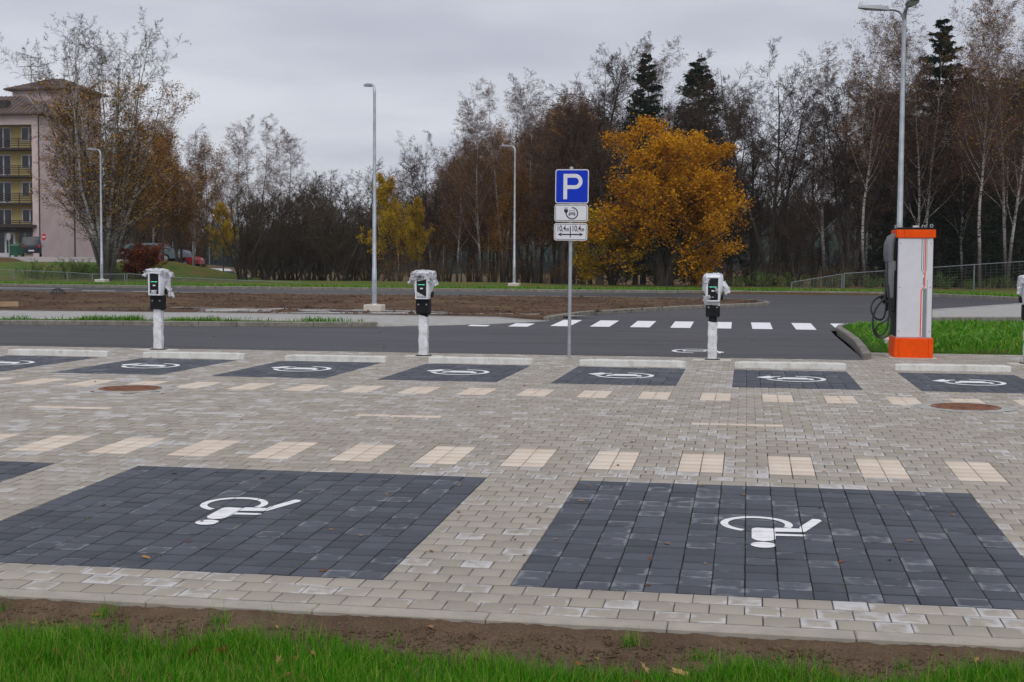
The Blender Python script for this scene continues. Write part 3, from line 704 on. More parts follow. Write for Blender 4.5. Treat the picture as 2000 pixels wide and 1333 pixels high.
for i in range(22):
    x = g.uniform(-3.6, 1.5); y = g.uniform(6.15, 6.75)+.05*x; leaf(oak[i % 6], x, y, float(soil_z(x, y))+.035, 'curled brown oak leaf caught in the front lawn grass', 'oak leaves in the front lawn', .6)
for i in range(16):
    x = g.uniform(-4, 1.3); y = g.uniform(6.85, 7.3); leaf(small[i % 6], x, y, float(soil_z(x, y))+.006, 'small dry leaf lying on the bare soil strip', 'leaves on the soil', .2)
for i in range(34):
    y = g.uniform(8.2, 11.5); x = g.uniform(-.5*y, .19*y); leaf(small[i % 6], x, y, Tf(x, y)+.002, 'small brown leaf lying on the pavers round the accessible bays', 'leaves on the near paving', .12)
for i in range(44):
    y = g.uniform(12, 24); x = g.uniform(-.53*y, .19*y); leaf(small[i % 6], x, y, Tf(x, y)+.002, 'tiny brown leaf lying on the beige aisle paving', 'leaves on the aisle paving', .12)
for i in range(34):
    y = g.uniform(26.2, 34); x = g.uniform(-.5*y, 1.8); leaf(small[i % 6], x, y, Tf(x, y)+.006, 'tiny pale leaf lying on the near asphalt road', 'leaves on the road', .12)

n = 260; X = g.choice([UX(u) for u in range(-40, 17)], n)+g.normal(0, .004, n); Y = g.uniform(8.15, 11.5, n); c = vn(X*2, Y*5, 71) > .55; X, Y = X[c], Y[c]
X = np.repeat(X, 6)+g.normal(0, .006, len(X)*6); Y = np.repeat(Y, 6)+g.normal(0, .014, len(Y)*6)
blades('joint_weeds', X, Y, T(X, Y)-.006, g.uniform(.008, .03, len(X)), g.uniform(.002, .004, len(X)), 15, M['grass'], 1.2)
# ------------------------------------------------------------------ wheel stops
def wheel_stop(xl, yl, xr, yr, lab):
    L = math.hypot(xr-xl, yr-yl); e = empty('wheel_stop', ((xl+xr)/2, (yl+yr)/2, 0), math.atan2(yr-yl, xr-xl), lab, 'wheel stop', 'wheel stops at the charging bays')
    mb = MB(); prof = ((0, 0), (.010, .088), (.022, .102), (.178, .102), (.192, .088), (.20, 0)); n = 14; rings = []
    for i in range(n+1):
        x = -L/2+L*i/n; c = .012 if i in (0, n) else 0
        rings.append([(x, u+c*(1 if u < .1 else -1)+rg.normal(0, .0012), max(0, z-(c if z > .05 else 0)+(rg.normal(0, .0012) if z > .05 else 0))) for u, z in prof])
    mb.loft(rings); mb.build('beam', M['stop'], e)
    for s in (-1, 1):
        mb = MB(); mb.tube([(s*L*.36, .10, .101), (s*L*.36, .10, .1045)], .022, 12); mb.build('bolt_cap', M['mortar'], e)
for a in ((-13.27, 23.15, -11.31, 23.10, 'concrete wheel stop at the far left, before the first charging post'),
          (-10.62, 23.10, -8.76, 23.16, 'concrete wheel stop right behind which the leftmost wrapped charging post stands'),
          (-7.93, 22.98, -6.14, 23.04, 'concrete wheel stop between the two left charging posts, with no post behind it'),
          (-5.39, 23.10, -3.59, 23.16, 'concrete wheel stop just left of the parking sign post'),
          (-2.78, 23.16, -.99, 23.24, 'concrete wheel stop just right of the parking sign post'),
          (-.18, 23.32, 1.64, 23.38, 'concrete wheel stop right of the third charging post, before the asphalt corner'),
          (2.44, 23.44, 4.28, 23.52, 'concrete wheel stop in front of the orange and white fast charger')): wheel_stop(*a)

# ------------------------------------------------------------------ charging posts
M['blackplastic'] = simple('black_plastic', (.010, .011, .012), .45, .2, 20, 0, .3)
M['blackmetal'] = simple('black_powder_coat', (.009, .010, .011), .6, .2, 30, 0, .22)
M['whiteplastic'] = simple('white_housing', (.74, .76, .82), .38, .04, 6)
M['steel'] = simple('galvanised_steel', (.44, .47, .50), .45, .14, 3, .75, .5, .05)
M['bolt'] = simple('bolt_steel', (.55, .55, .55), .3, .1, 20, .9)
def led():
    g = NG('green_led'); g.p.inputs['Emission Color'].default_value = (.12, .85, .45, 1); g.p.inputs['Emission Strength'].default_value = .8; return g.done((.1, .6, .35), .5)
M['led'] = led()
def film():
    g = NG('plastic_film'); n = g.noise(26, 4, .65, (1, 1, .6)); g.bump(n, .9, .012)
    c = g.mix(g.rng(n, .35, .65), (.80, .81, .85), (.90, .91, .94)); g.done(c, .22, 0, .5)
    tl = g.n('ShaderNodeBsdfTranslucent'); g.l(c, tl.inputs[0]); m1 = g.n('ShaderNodeMixShader'); m1.inputs[0].default_value = .3
    tp = g.n('ShaderNodeBsdfTransparent'); m2 = g.n('ShaderNodeMixShader'); g.l(g.rng(g.noise(11, 4, .7), .35, .7, .02, .16), m2.inputs[0])
    g.l(g.p.outputs[0], m1.inputs[1]); g.l(tl.outputs[0], m1.inputs[2]); g.l(m1.outputs[0], m2.inputs[1]); g.l(tp.outputs[0], m2.inputs[2]); g.l(m2.outputs[0], g.o.inputs[0]); return g.m
M['film'] = film()
M['wrap'] = simple('white_wrap', (.68, .69, .72), .35, .14, 10, 0, .5, .9)
def film_sheet(name, fn, nu, nv, parent, closed=False, amp=.008, seed=0):
    gg = np.random.default_rng(seed); V = []; q = []; w = nu if closed else nu+1
    for j in range(nv+1):
        for i in range(w):
            p = Vector(fn(i/nu, j/nv)); V.append(p+Vector(gg.normal(0, amp, 3)))
    for j in range(nv):
        for i in range(nu): a = j*w+i; b = j*w+(i+1) % w if closed else a+1; q.append((a, b, b+w, a+w))
    return link(name, np_mesh(name, V, q, smooth=False), M['film'], parent)
def charging_post(x, y, lab, kind):
    e = empty('charging_post', (x, y, 0), 0, lab, 'charging post', 'wrapped charging posts')
    mb = MB(); mb.cbox(-.34, .34, -.20, .20, -.02, .006, .004); mb.build('foundation_slab', M['slab'], e)
    mb = MB(); mb.cbox(-.135, .135, -.10, .10, .006, .02, .003); bp = mb.build('base_plate', M['blackmetal'], e)
    for sx in (-1, 1):
        for sy in (-1, 1):
            mb = MB(); mb.tube([(sx*.112, sy*.075, .018), (sx*.112, sy*.075, .05)], .010, 6); mb.tube([(sx*.112, sy*.075, .02), (sx*.112, sy*.075, .03)], .018, 6); mb.build('anchor_bolt', M['bolt'], bp)
    mb = MB(); mb.cbox(-.072, .072, -.055, .055, .02, .82, .006); mb.build('post', M['blackmetal'], e)
    top = {1: .775, 2: .745, 3: .70, 4: .74}[kind]
    def wrap(u, v):
        a = u*4; k = int(a) % 4; t = a-int(a); c = [(-1, -1), (1, -1), (1, 1), (-1, 1)]; p, q2 = c[k], c[(k+1) % 4]
        s = 1+.05*math.sin(v*17+u*6+kind)+.02*math.sin(v*41+u*19)
        return ((p[0]+(q2[0]-p[0])*t)*.080*s, (p[1]+(q2[1]-p[1])*t)*.063*s, .025+v*(top-.025+.02*math.sin(u*9+kind)))
    pw = film_sheet('post_wrap', wrap, 24, 30, e, True, .0022, kind); pw.data.materials.clear(); pw.data.materials.append(M['wrap'])
    # bracket box
    mb = MB(); mb.cbox(-.125, .125, -.10, .085, .79, 1.05, .008); br = mb.build('bracket_box', M['blackmetal'], e)
    mb = MB()
    for sx in (-1, 1): mb.box(sx*.1-.012, sx*.1+.012, -.085, -.06, .772, .79); mb.box(sx*.1-.012, sx*.1+.012, .04, .065, .772, .79)
    mb.build('bracket_foot', M['blackplastic'], br)
    for sx in (-1, 1):
        mb = MB(); mb.tube([(sx*.075, -.100, .955), (sx*.075, -.112, .955)], [.017, .014], 12); mb.build('bracket_bolt', M['bolt'], br)
    # head
    def sec(z, wf, wb, yf, yb, ys): return [(-wf, -yf, z), (-wb, -ys, z), (-wb, yb, z), (wb, yb, z), (wb, -ys, z), (wf, -yf, z)]
    mb = MB(); mb.loft([sec(1.055, .115, .118, .150, -.03, .10), sec(1.065, .122, .128, .162, -.02, .10), sec(1.16, .124, .138, .172, .02, .09), sec(1.30, .124, .172, .176, .12, .08), sec(1.37, .124, .176, .176, .16, .08), sec(1.50, .122, .174, .168, .16, .08), sec(1.535, .115, .166, .155, .15, .08), sec(1.545, .105, .155, .14, .14, .075)])
    hd = mb.build('head_housing', M['whiteplastic'], e, True)
    mb = MB(); mb.cbox(-.088, .088, -.184, -.15, 1.085, 1.475, .006); pn = mb.build('front_panel', M['blackplastic'], hd)
    mb = MB()     # white rim round the panel
    for x0, x1, z0, z1 in ((-.118, -.092, 1.07, 1.49), (.092, .118, 1.07, 1.49), (-.118, .118, 1.478, 1.505), (-.118, .118, 1.058, 1.082)): mb.cbox(x0, x1, -.196, -.15, z0, z1, .006)
    mb.build('front_rim', M['whiteplastic'], hd)
    for sx in (-1, 1):
        mb = MB(); mb.box(sx*.033-.028, sx*.033+.028, -.1875, -.18, 1.315, 1.325); mb.build('status_light', M['led'], pn)
    mb = MB(); mb.tube([(0, -.182, 1.21), (0, -.19, 1.21)], .030, 16); mb.build('card_reader', M['blackmetal'], pn)
    mb = MB(); mb.cbox(-.026, .026, -.189, -.18, 1.235, 1.262, .003); mb.build('key_label', M['whiteplastic'], pn)
    mb = MB(); mb.tube([(.0, -.182, 1.14), (.0, -.188, 1.14)], .012, 10); mb.build('lock', M['bolt'], pn)
    for sx in (-1, 1):
        mb = MB(); mb.tube([(sx*.10, .03, 1.145), (sx*.165, .03, 1.135), (sx*.178, .03, 1.133)], [.055, .06, .05], 18); sk = mb.build('socket_cover', M['blackplastic'], hd, True)
    # film on the head
    def cap(z_of, swell, seed, amp=.006, top_h=.02):
        def fn(u, v):
            a = u*2*math.pi; c, s = math.cos(a), math.sin(a); pw = .38
            ex = math.copysign(abs(c)**pw, c)*(.178+swell); ey = math.copysign(abs(s)**pw, s)*(.172+swell)-.008
            if v < .35: k = v/.35; return (ex*k, ey*k, 1.548+top_h*(1-k)+.012*math.sin(a*3+seed)*k)
            k = (v-.35)/.65; zt = 1.545+.01*math.sin(a*3+seed); z = zt+(z_of(a)-zt)*k; f = 1+.05*math.sin(a*9+seed+k*5)*k+.04*math.sin(a*17+k*9)*k
            if z < 1.3: sh = 1-.25*(1.3-z)/.25; f *= max(.72, sh)
            return (ex*f, ey*f, z)
        return film_sheet('head_film', fn, 64, 16, hd, True, amp, seed)
    def flap(p0, d1, d2, seed, nu=8, nv=12, amp=.010, curl=.04):
        p0, d1, d2 = Vector(p0), Vector(d1), Vector(d2); nr = d1.cross(d2).normalized()
        return film_sheet('loose_film', lambda u, v: p0+d1*(u-.5)*(1-.35*v+.25*math.sin(v*9+seed))+d2*v+nr*curl*math.sin(u*7+v*6+seed), nu, nv, hd, False, amp, seed)
    if kind == 1:
        cap(lambda a: 1.485+.025*math.sin(a*2+1)-(.30*max(0, math.cos(a-.35))**5)+.02*math.sin(a*7), .012, 3, .006, .03)
        flap((.19, .02, 1.46), (.02, .20, .02), (.055, -.02, -.42), 5, 8, 16, .012); flap((.18, -.02, 1.50), (.05, .12, 0), (.16, -.03, -.06), 2); flap((-.17, -.08, 1.52), (.04, .12, .02), (-.05, -.03, -.10), 8)
        flap((-.01, -.192, 1.16), (.16, 0, .0), (.0, -.005, -.09), 12, 8, 6, .008, .012); flap((.15, .05, 1.3), (.03, .1, 0), (.12, .0, -.28), 4, 6, 12, .012)
    elif kind == 2:
        cap(lambda a: 1.40+.035*math.sin(a*3)+.03*math.sin(a*8+2)-.03*max(0, math.cos(a)), .028, 7, .011, .035)
        flap((-.16, -.15, 1.44), (.12, -.03, .02), (-.06, -.02, -.09), 3, 8, 8, .014, .03); flap((.17, -.05, 1.48), (.08, .14, 0), (.07, -.03, -.17), 6, 8, 10, .013, .03); flap((-.02, -.20, 1.44), (.24, 0, .01), (.0, -.01, -.05), 9, 12, 6, .010, .02)
        film_sheet('panel_film', lambda u, v: (-.085+.17*u, -.1885, 1.10+.09*v*(1-u)), 8, 4, hd, False, .002, 6)
        flap((.05, .07, .70), (.05, .02, 0), (.02, .01, -.12), 3, 4, 6, .006)
    elif kind == 3:
        flap((-.13, -.17, 1.50), (.14, -.02, .02), (.02, -.02, -.13), 3, 8, 10, .010, .02); flap((.175, -.02, 1.42), (.02, .20, .03), (.085, -.02, -.22), 7, 10, 12, .010, .05)
        flap((-.10, -.19, 1.17), (.12, 0, .03), (.02, -.015, -.08), 5, 8, 6, .009, .02); flap((.06, -.19, 1.31), (.05, 0, .02), (.04, -.02, -.11), 9, 5, 8, .006, .02); flap((-.14, -.14, 1.16), (.06, -.02, 0), (-.0, -.01, -.14), 2, 5, 6, .007)
        film_sheet('top_film', lambda u, v: (-.13+.28*u, -.15+.28*v, 1.553+.014*math.sin(u*8+v*5)), 10, 8, hd, False, .006, 9)
        flap((-.172, .0, 1.52), (.0, .22, .02), (-.012, .0, -.26), 4, 8, 10, .006, .015)
        film_sheet('bracket_film', lambda u, v: (-.13+.26*u, -.118, 1.0+.06*v-.03*abs(u-.4)), 10, 3, hd, False, .004, 2)
    else:
        cap(lambda a: 1.40+.05*math.sin(a*3+1)-.16*max(0, -math.cos(a+.3))**2, .014, 11, .007, .02)
        flap((-.175, -.1, 1.46), (.04, .14, .0), (-.03, -.02, -.22), 3)
    return e
charging_post(-11.22, 25.12, 'charging post fully hooded in torn white plastic film, leftmost', 1)
charging_post(-5.86, 24.72, 'charging post with a bunched white film cap, left of the parking sign', 2)
charging_post(-.60, 25.10, 'charging post with torn film scraps and open black front, right of the orange tree', 3)
charging_post(4.93, 25.55, 'charging post cut off by the right edge, right of the fast charger', 4)
# ------------------------------------------------------------------ parking sign
M['signblue'] = simple('sign_blue', (.003, .035, .50), .5, .05, 30, 0, .2)
M['signwhite'] = simple('sign_white', (.70, .71, .75), .45, .04, 30)
M['signblack'] = simple('sign_black', (.008, .008, .010), .5, .1, 30)
M['alu'] = simple('sign_aluminium', (.48, .49, .5), .5, .08, 5, .6)
def rrect(w, h, r, n=6):
    P = []
    for cx, cy, a in ((w/2-r, h/2-r, 0), (-w/2+r, h/2-r, 90), (-w/2+r, -h/2+r, 180), (w/2-r, -h/2+r, 270)):
        for k in range(n+1): t = math.radians(a+90*k/n); P.append((cx+r*math.cos(t), cy+r*math.sin(t)))
    return P
sg = empty('parking_sign', (-3.18, 24.90, 0), 0, 'blue parking sign with two white plates on a galvanised post', 'sign')
sg.rotation_euler = (0, math.radians(.25), 0)
mb = MB(); mb.tube([(0, 0, -.2), (0, 0, 3.44)], .032, 16); mb.build('post', M['steel'], sg, True)
mb = MB(); mb.tube([(0, 0, 3.43), (0, 0, 3.47)], [.035, .030], 14); mb.build('post_cap', M['alu'], sg)
def plate(zc, w, h, x, face, rim, name):
    f = lambda px, py, d: (x+px, -.045-d, zc+py)
    mb = MB(); mb.prism(rrect(w, h, .045), 0, .018, lambda a, b, d: f(a, b, d)); p = mb.build(name, M['alu'], sg)
    mb = MB(); mb.prism(rrect(w-.006, h-.006, .043), .0185, .0195, lambda a, b, d: f(a, b, d)); mb.build('border', rim, p)
    return p, f
def inset(p, f, w, h, r, mat, d, name):
    mb = MB(); mb.prism(rrect(w, h, r), d, d+.0008, lambda a, b, dd: f(a, b, dd)); return mb.build(name, mat, p)
def decal(p, f, polys, mat, d, name):
    mb = MB()
    for q in polys: mb.prism(q, d, d+.0009, lambda a, b, dd: f(a, b, dd))
    return mb.build(name, mat, p)
p, f = plate(3.115, .61, .615, .02, None, M['signwhite'], 'parking_plate')
inset(p, f, .575, .58, .034, M['signblue'], .0205, 'blue_face')
cx = .055
bowl = [[(cx+a, b) for a, b in q] for q in arc(0, 0, .068, .136, 90, -90, 22)]; bowl = [[(a, b+.088) for a, b in q] for q in bowl]
decal(p, f, [[(-.155, -.232), (-.086, -.232), (-.086, .224), (-.155, .224)], [(-.087, .156), (cx, .156), (cx, .224), (-.087, .224)], [(-.087, -.048), (cx, -.048), (cx, .020), (-.087, .020)]]+bowl, M['signwhite'], .0222, 'letter_p')
def plate2(zc, x, name):
    p, f = plate(zc, .61, .315, x, None, M['signwhite'], name)
    inset(p, f, .575, .28, .034, M['signblack'], .0205, 'black_line'); inset(p, f, .558, .263, .028, M['signwhite'], .0218, 'white_face'); return p, f
p, f = plate2(2.635, .012, 'charging_plate')
decal(p, f, [[(a*.112+.015, b*.112-.005) for a, b in q] for q in ev_icon(True)], M['signblack'], .0235, 'charging_icon')
p, f = plate2(2.295, .006, 'distance_plate')
decal(p, f, [[(-.012, -.105), (.003, -.105), (.003, .105), (-.012, .105)], [(-.17, -.058), (.165, -.058), (.165, -.036), (-.17, -.036)],
             [(-.235, -.047), (-.165, -.012), (-.175, -.047), (-.165, -.082)], [(.23, -.047), (.16, -.082), (.17, -.047), (.16, -.012)]], M['signblack'], .0235, 'double_arrow')
def text_mesh(s, size, xsc):
    c = bpy.data.curves.new('lettering', 'FONT'); c.body = s; c.size = size; c.extrude = .0004; c.offset = .0022; c.align_x = 'CENTER'
    o = bpy.data.objects.new('lettering', c); COL.objects.link(o); dg = bpy.context.evaluated_depsgraph_get(); dg.update()
    me = bpy.data.meshes.new_from_object(o.evaluated_get(dg)); bpy.data.objects.remove(o)
    me.transform(Matrix.Diagonal((xsc, 1, 1, 1))); return me
for xc in (-.138, .135):
    for s, dx, sz in (('10,4', -.032, .150), ('m', .086, .108)):
        me = text_mesh(s, sz, .66); me.materials.clear(); o = link('distance_text', me, M['signblack'], p)
        o.location = (.006+xc+dx, -.045-.0242, 2.295+.012); o.rotation_euler = (math.pi/2, 0, 0)
for z in (3.25, 2.98, 2.635, 2.295):
    mb = MB(); mb.tube([(-.05, -.04, z), (-.036, .02, z), (0, .042, z), (.036, .02, z), (.05, -.04, z)], .008, 6); mb.build('clamp', M['steel'], sg)

# ------------------------------------------------------------------ fast charger
M['orange'] = simple('orange_coat', (.86, .085, .003), .5, .06, 10, 0, .12)
M['cabwhite'] = simple('white_cabinet', (.66, .66, .70), .5, .03, 4)
M['grey1'] = simple('grey_print', (.20, .24, .27), .5, .05, 4); M['grey2'] = simple('pale_print', (.78, .79, .80), .5, .05, 4); M['olive'] = simple('olive_print', (.42, .42, .36), .5, .05, 4)
M['armgrey'] = simple('grey_plastic_arm', (.14, .145, .155), .55, .1, 8); M['cable'] = simple('black_cable', (.014, .014, .016), .45, .2, 9)
st = empty('fast_charger', (3.07, 26.95, 0), math.radians(1.0), 'tall white fast charging cabinet with orange base and top and coiled cables', 'charger')
mb = MB(); mb.cbox(-.43, .43, -.52, .50, -.03, .006, .004); mb.build('foundation_slab', M['slab'], st)
mb = MB(); mb.cbox(-.35, .35, -.44, .44, .006, .37, .006); bs = mb.build('base', M['orange'], st)
mb = MB()
for x in (-.27, .265): mb.box(x-.002, x+.002, -.4415, -.439, .012, .365)
mb.build('base_seam', M['blackmetal'], bs)
mb = MB(); mb.cbox(-.315, .315, -.40, .41, .37, 2.24, .006); mb.build('cabinet', M['cabwhite'], st)
mb = MB(); mb.cbox(-.335, -.312, -.34, .38, .40, 2.22, .004); mb.build('side_panel', M['blackmetal'], st)
mb = MB(); mb.cbox(.312, .33, -.36, .38, .40, 2.22, .004); mb.build('side_panel', M['blackmetal'], st)
mb = MB(); mb.cbox(-.305, .305, -.414, -.399, .39, 2.225, .004); fp = mb.build('front_panel', M['cabwhite'], st)
# printed stripes, heights measured up from the panel foot
def stripe(pts, w, mat, name, d=0):
    mb = MB(); q = [(x-w/2, z) for x, z in pts]+[(x+w/2, z) for x, z in reversed(pts)]
    n = len(pts)
    for i in range(n-1):
        a, b = pts[i], pts[i+1]; mb.prism([(a[0]-w/2, a[1]), (a[0]+w/2, a[1]), (b[0]+w/2, b[1]), (b[0]-w/2, b[1])], -.4145-d, -.4155-d, lambda x, y, zz: (x, zz, y))
    return mb.build(name, mat, fp)
Zt, Zb = 2.222, .395
stripe([(.145, Zt), (.145, 1.61), (.150, 1.57)], .016, M['grey1'], 'stripe'); stripe([(.112, Zt), (.112, 1.66), (.118, 1.63), (.166, 1.56)], .016, M['grey1'], 'stripe')
stripe([(.129, Zt), (.129, 1.64), (.160, 1.59)], .014, M['grey2'], 'stripe', .0002)
stripe([(.203, Zt), (.203, 1.62)], .018, M['olive'], 'stripe')
stripe([(.176, Zt), (.176, 1.62), (.172, 1.34), (.115, 1.26), (.115, Zb)], .020, M['orange'], 'stripe', .0006)
stripe([(.150, 1.50), (.150, 1.36)], .02, M['grey1'], 'stripe'); stripe([(.178, 1.30), (.178, Zb)], .066, M['grey1'], 'stripe'); stripe([(.142, 1.22), (.142, Zb)], .016, M['grey2'], 'stripe'); stripe([(.220, 1.46), (.220, Zb)], .014, M['olive'], 'stripe')
for x in (-.275, .275):
    for z in (.50, 1.32, 2.13):
        mb = MB(); mb.tube([(x, -.413, z), (x, -.4165, z)], .009, 10); mb.build('panel_screw', M['blackmetal'], fp)
mb = MB(); mb.cbox(-.352, .352, -.44, .44, 2.24, 2.39, .006); tp = mb.build('top_band', M['orange'], st)
mb = MB()
for x in (-.21, .28): mb.box(x-.002, x+.002, -.4415, -.439, 2.245, 2.385)
mb.build('band_seam', M['blackmetal'], tp)
mb = MB(); mb.cbox(-.325, .335, -.42, .42, 2.385, 2.43, .01); lid = mb.build('lid', M['blackmetal'], st)
mb = MB(); mb.cbox(-.05, .05, -.36, -.26, 2.43, 2.465, .006); mb.build('lid_box', M['cabwhite'], lid)
for x, y in ((-.29, -.36), (-.27, .34), (.23, .34), (.28, -.36)):
    mb = MB(); mb.tube([(x+.026*math.cos(t*math.pi/8), y, 2.462+.026*math.sin(t*math.pi/8)) for t in range(-4, 13)], .008, 6); mb.tube([(x, y, 2.425), (x, y, 2.44)], .018, 8); mb.build('lifting_eye', M['bolt'], lid)
# cable arms, holders, cables on the left side
for j, yy in enumerate((-.26, .12)):
    mb = MB(); mb.loft([[(x-.42, yy+s*.055*k, z) for x, s in ((-.055*k, -1), (.055*k, -1), (.055*k, 1), (-.055*k, 1))] for z, k in ((1.12, .75), (1.14, .85), (1.80, 1), (1.81, .95))])
    arm = mb.build('cable_arm', M['armgrey'], st, True)
    mb = MB(); mb.tube([(-.44, yy, 1.80), (-.45, yy, 1.95), (-.44, yy, 2.12), (-.40, yy, 2.24), (-.35, yy, 2.27), (-.30, yy, 2.26)], [.068, .075, .078, .07, .06, .05], 12); mb.build('arm_elbow', M['armgrey'], arm, True)
    mb = MB(); mb.cbox(-.39, -.33, yy-.05, yy+.05, 1.62, 1.80, .01); mb.build('arm_hinge', M['armgrey'], arm)
    mb = MB(); mb.cbox(-.46, -.335, yy-.06, yy+.06, .86, 1.12, .015); mb.build('plug_holder', M['blackplastic'], st)
    mb = MB(); mb.tube([(-.42, yy-.02, 1.08), (-.50, yy-.03, 1.02), (-.54, yy-.03, 1.10), (-.52, yy-.02, 1.16)], [.03, .034, .03, .022], 10); mb.build('plug', M['blackplastic'], st, True)
def cable(pts, r=.019):
    P = smooth3(pts); mb = MB(); mb.tube(P, r, 8); return mb.build('cable', M['cable'], st, True)
def smooth3(P, n=7):
    P = [Vector(p) for p in P]; out = []
    for i in range(len(P)-1):
        p0, p1, p2, p3 = (P[max(0, min(len(P)-1, k))] for k in (i-1, i, i+1, i+2))
        for j in range(n): t = j/n; out.append(.5*((2*p1)+(p2-p0)*t+(2*p0-5*p1+4*p2-p3)*t*t+(3*p1-p0-3*p2+p3)*t**3))
    return out+[P[-1]]
cable([(-.46, -.22, 2.0), (-.47, -.28, 1.5), (-.44, -.32, 1.0), (-.40, -.34, .62), (-.46, -.36, .42), (-.58, -.37, .37), (-.70, -.36, .44), (-.74, -.34, .66), (-.70, -.32, .88), (-.58, -.31, 1.06), (-.50, -.29, 1.10)])
cable([(-.45, .14, 1.9), (-.47, .10, 1.3), (-.47, .0, .95), (-.52, -.1, .74), (-.62, -.18, .70), (-.72, -.2, .78), (-.76, -.16, .92), (-.70, -.08, 1.06), (-.58, .0, 1.13), (-.52, .06, 1.12)])
cable([(-.44, -.30, .92), (-.47, -.36, .74), (-.56, -.40, .66), (-.66, -.40, .60), (-.69, -.39, .50), (-.62, -.38, .41), (-.53, -.37, .47), (-.47, -.36, .60), (-.45, -.33, .80)], .016)

# ------------------------------------------------------------------ street lamps
M['lampgrey'] = simple('lamp_head_grey', (.30, .31, .33), .5, .08, 5, .4)
M['lens'] = simple('lamp_lens', (.55, .56, .58), .25, .05, 8)
def head(parent, base, d, L=.62):
    d = Vector(d).normalized(); s = Vector((-d.y, d.x, 0)); b = Vector(base); rings = []
    for t, w, h0, h1 in ((0, .05, -.03, .03), (.12, .07, -.03, .045), (.34, .12, -.03, .055), (.75, .12, -.028, .035), (1.0, .06, -.022, .012)):
        c = b+d*(t*L)+Vector((0, 0, .05*t)); rings.append([c+s*w+Vector((0, 0, h0)), c+s*w*.8+Vector((0, 0, h1)), c-s*w*.8+Vector((0, 0, h1)), c-s*w+Vector((0, 0, h0))])
    mb = MB(); mb.loft(rings); hd = mb.build('lamp_head', M['lampgrey'], parent, True)
    mb = MB(); rr = [[b+d*(t*L)+s*w+Vector((0, 0, .05*t-.034)) for w in (-.09, .09)] for t in (.3, .78)]
    mb.add([rr[0][0], rr[0][1], rr[1][1], rr[1][0]]+[p-Vector((0, 0, .006)) for p in (rr[0][0], rr[0][1], rr[1][1], rr[1][0])], [(0, 1, 2, 3), (7, 6, 5, 4), (0, 4, 5, 1), (1, 5, 6, 2), (2, 6, 7, 3), (3, 7, 4, 0)]); mb.build('lens', M['lens'], hd)
def lamp(loc, H, dirs, lab, arm=.30, footing=.28, grp='tall galvanised street lamps'):
    e = empty('street_lamp', loc, 0, lab, 'street lamp', grp)
    mb = MB(); mb.cbox(-footing, footing, -footing, footing, -.3, .17, .02); mb.build('footing', M['slab'], e)
    mb = MB(); mb.tube([(0, 0, .15), (0, 0, 1.3), (0, 0, 1.32), (0, 0, H-.35)], [.078, .075, .066, .040], 16); mb.build('pole', M['steel'], e, True)
    mb = MB(); mb.tube([(0, 0, .16), (0, 0, .20)], [.13, .11], 16); mb.build('base_collar', M['steel'], e)
    mb = MB(); mb.cbox(-.05, .05, -.092, -.06, .55, .95, .006); mb.build('service_door', M['steel'], e)
    for d in dirs:
        d = Vector((*d, 0)).normalized(); k = Vector((0, 0, 1)); c = Vector((0, 0, H-.36))
        P = [c, c+k*.12, c+k*.24+d*.03, c+k*.32+d*.10, c+k*.355+d*.20, c+k*.365+d*(.2+arm)]
        mb = MB(); mb.tube(P, [.046, .044, .042, .04, .036, .034], 12); mb.build('arm', M['steel'], e, True); head(e, P[-1]-d*.04, d)
    return e
lf = Vector((-rt.x, -rt.y, 0)); bk = Vector((fw.x, fw.y, 0))
lamp((-11.52, 41.9, Tf(0, 41.9)+.10), 7.02, [(-.55, .8)], 'tall single lamp standing in the bare soil island left of centre', .10)
lamp(tuple(place(1004.6, 68.3, .1)), 6.93, [(-.9, .5)], 'tall single lamp on the far verge left of the parking sign', .12)
lamp(tuple(place(198.5, 72, .1)), 6.92, [(-.9, .25)], 'tall single lamp on the far verge before the multi-stemmed birch', .12)
lamp((3.13, 29.9, .03), 7.0, [(-.98, -.05), (.12, -.99)], 'twin headed street lamp rising behind the fast charger', .16)
def small_lamp(px, d, ytop, lab, lantern=True):
    p = place(px, d); H = ztop(px, ytop, d)-p.z; e = empty('path_lamp', p, 0, lab, 'street lamp', 'small path lamps by the flats')
    mb = MB(); mb.tube([(0, 0, -.3), (0, 0, H*.5), (0, 0, H)], [.07, .06, .045], 8); mb.build('pole', M['steel'], e, True)
    if not lantern: return
    mb = MB(); mb.loft([[(r*math.cos(k*math.pi/5)*1.5, r*math.sin(k*math.pi/5), H+z) for k in range(10)] for r, z in ((.06, -.02), (.16, .0), (.2, .06), (.15, .13), (.04, .16))]); mb.build('lantern', M['signwhite'], e, True)
small_lamp(245, 118, 407, 'white headed path lamp seen through the birch crown'); small_lamp(409, 126, 445, 'white headed path lamp beside the yellow birch'); small_lamp(377, 112, 470, 'thin path lamp pole on the grassy mound', False); small_lamp(338, 120, 420, 'thin path lamp pole behind the parked cars', False)

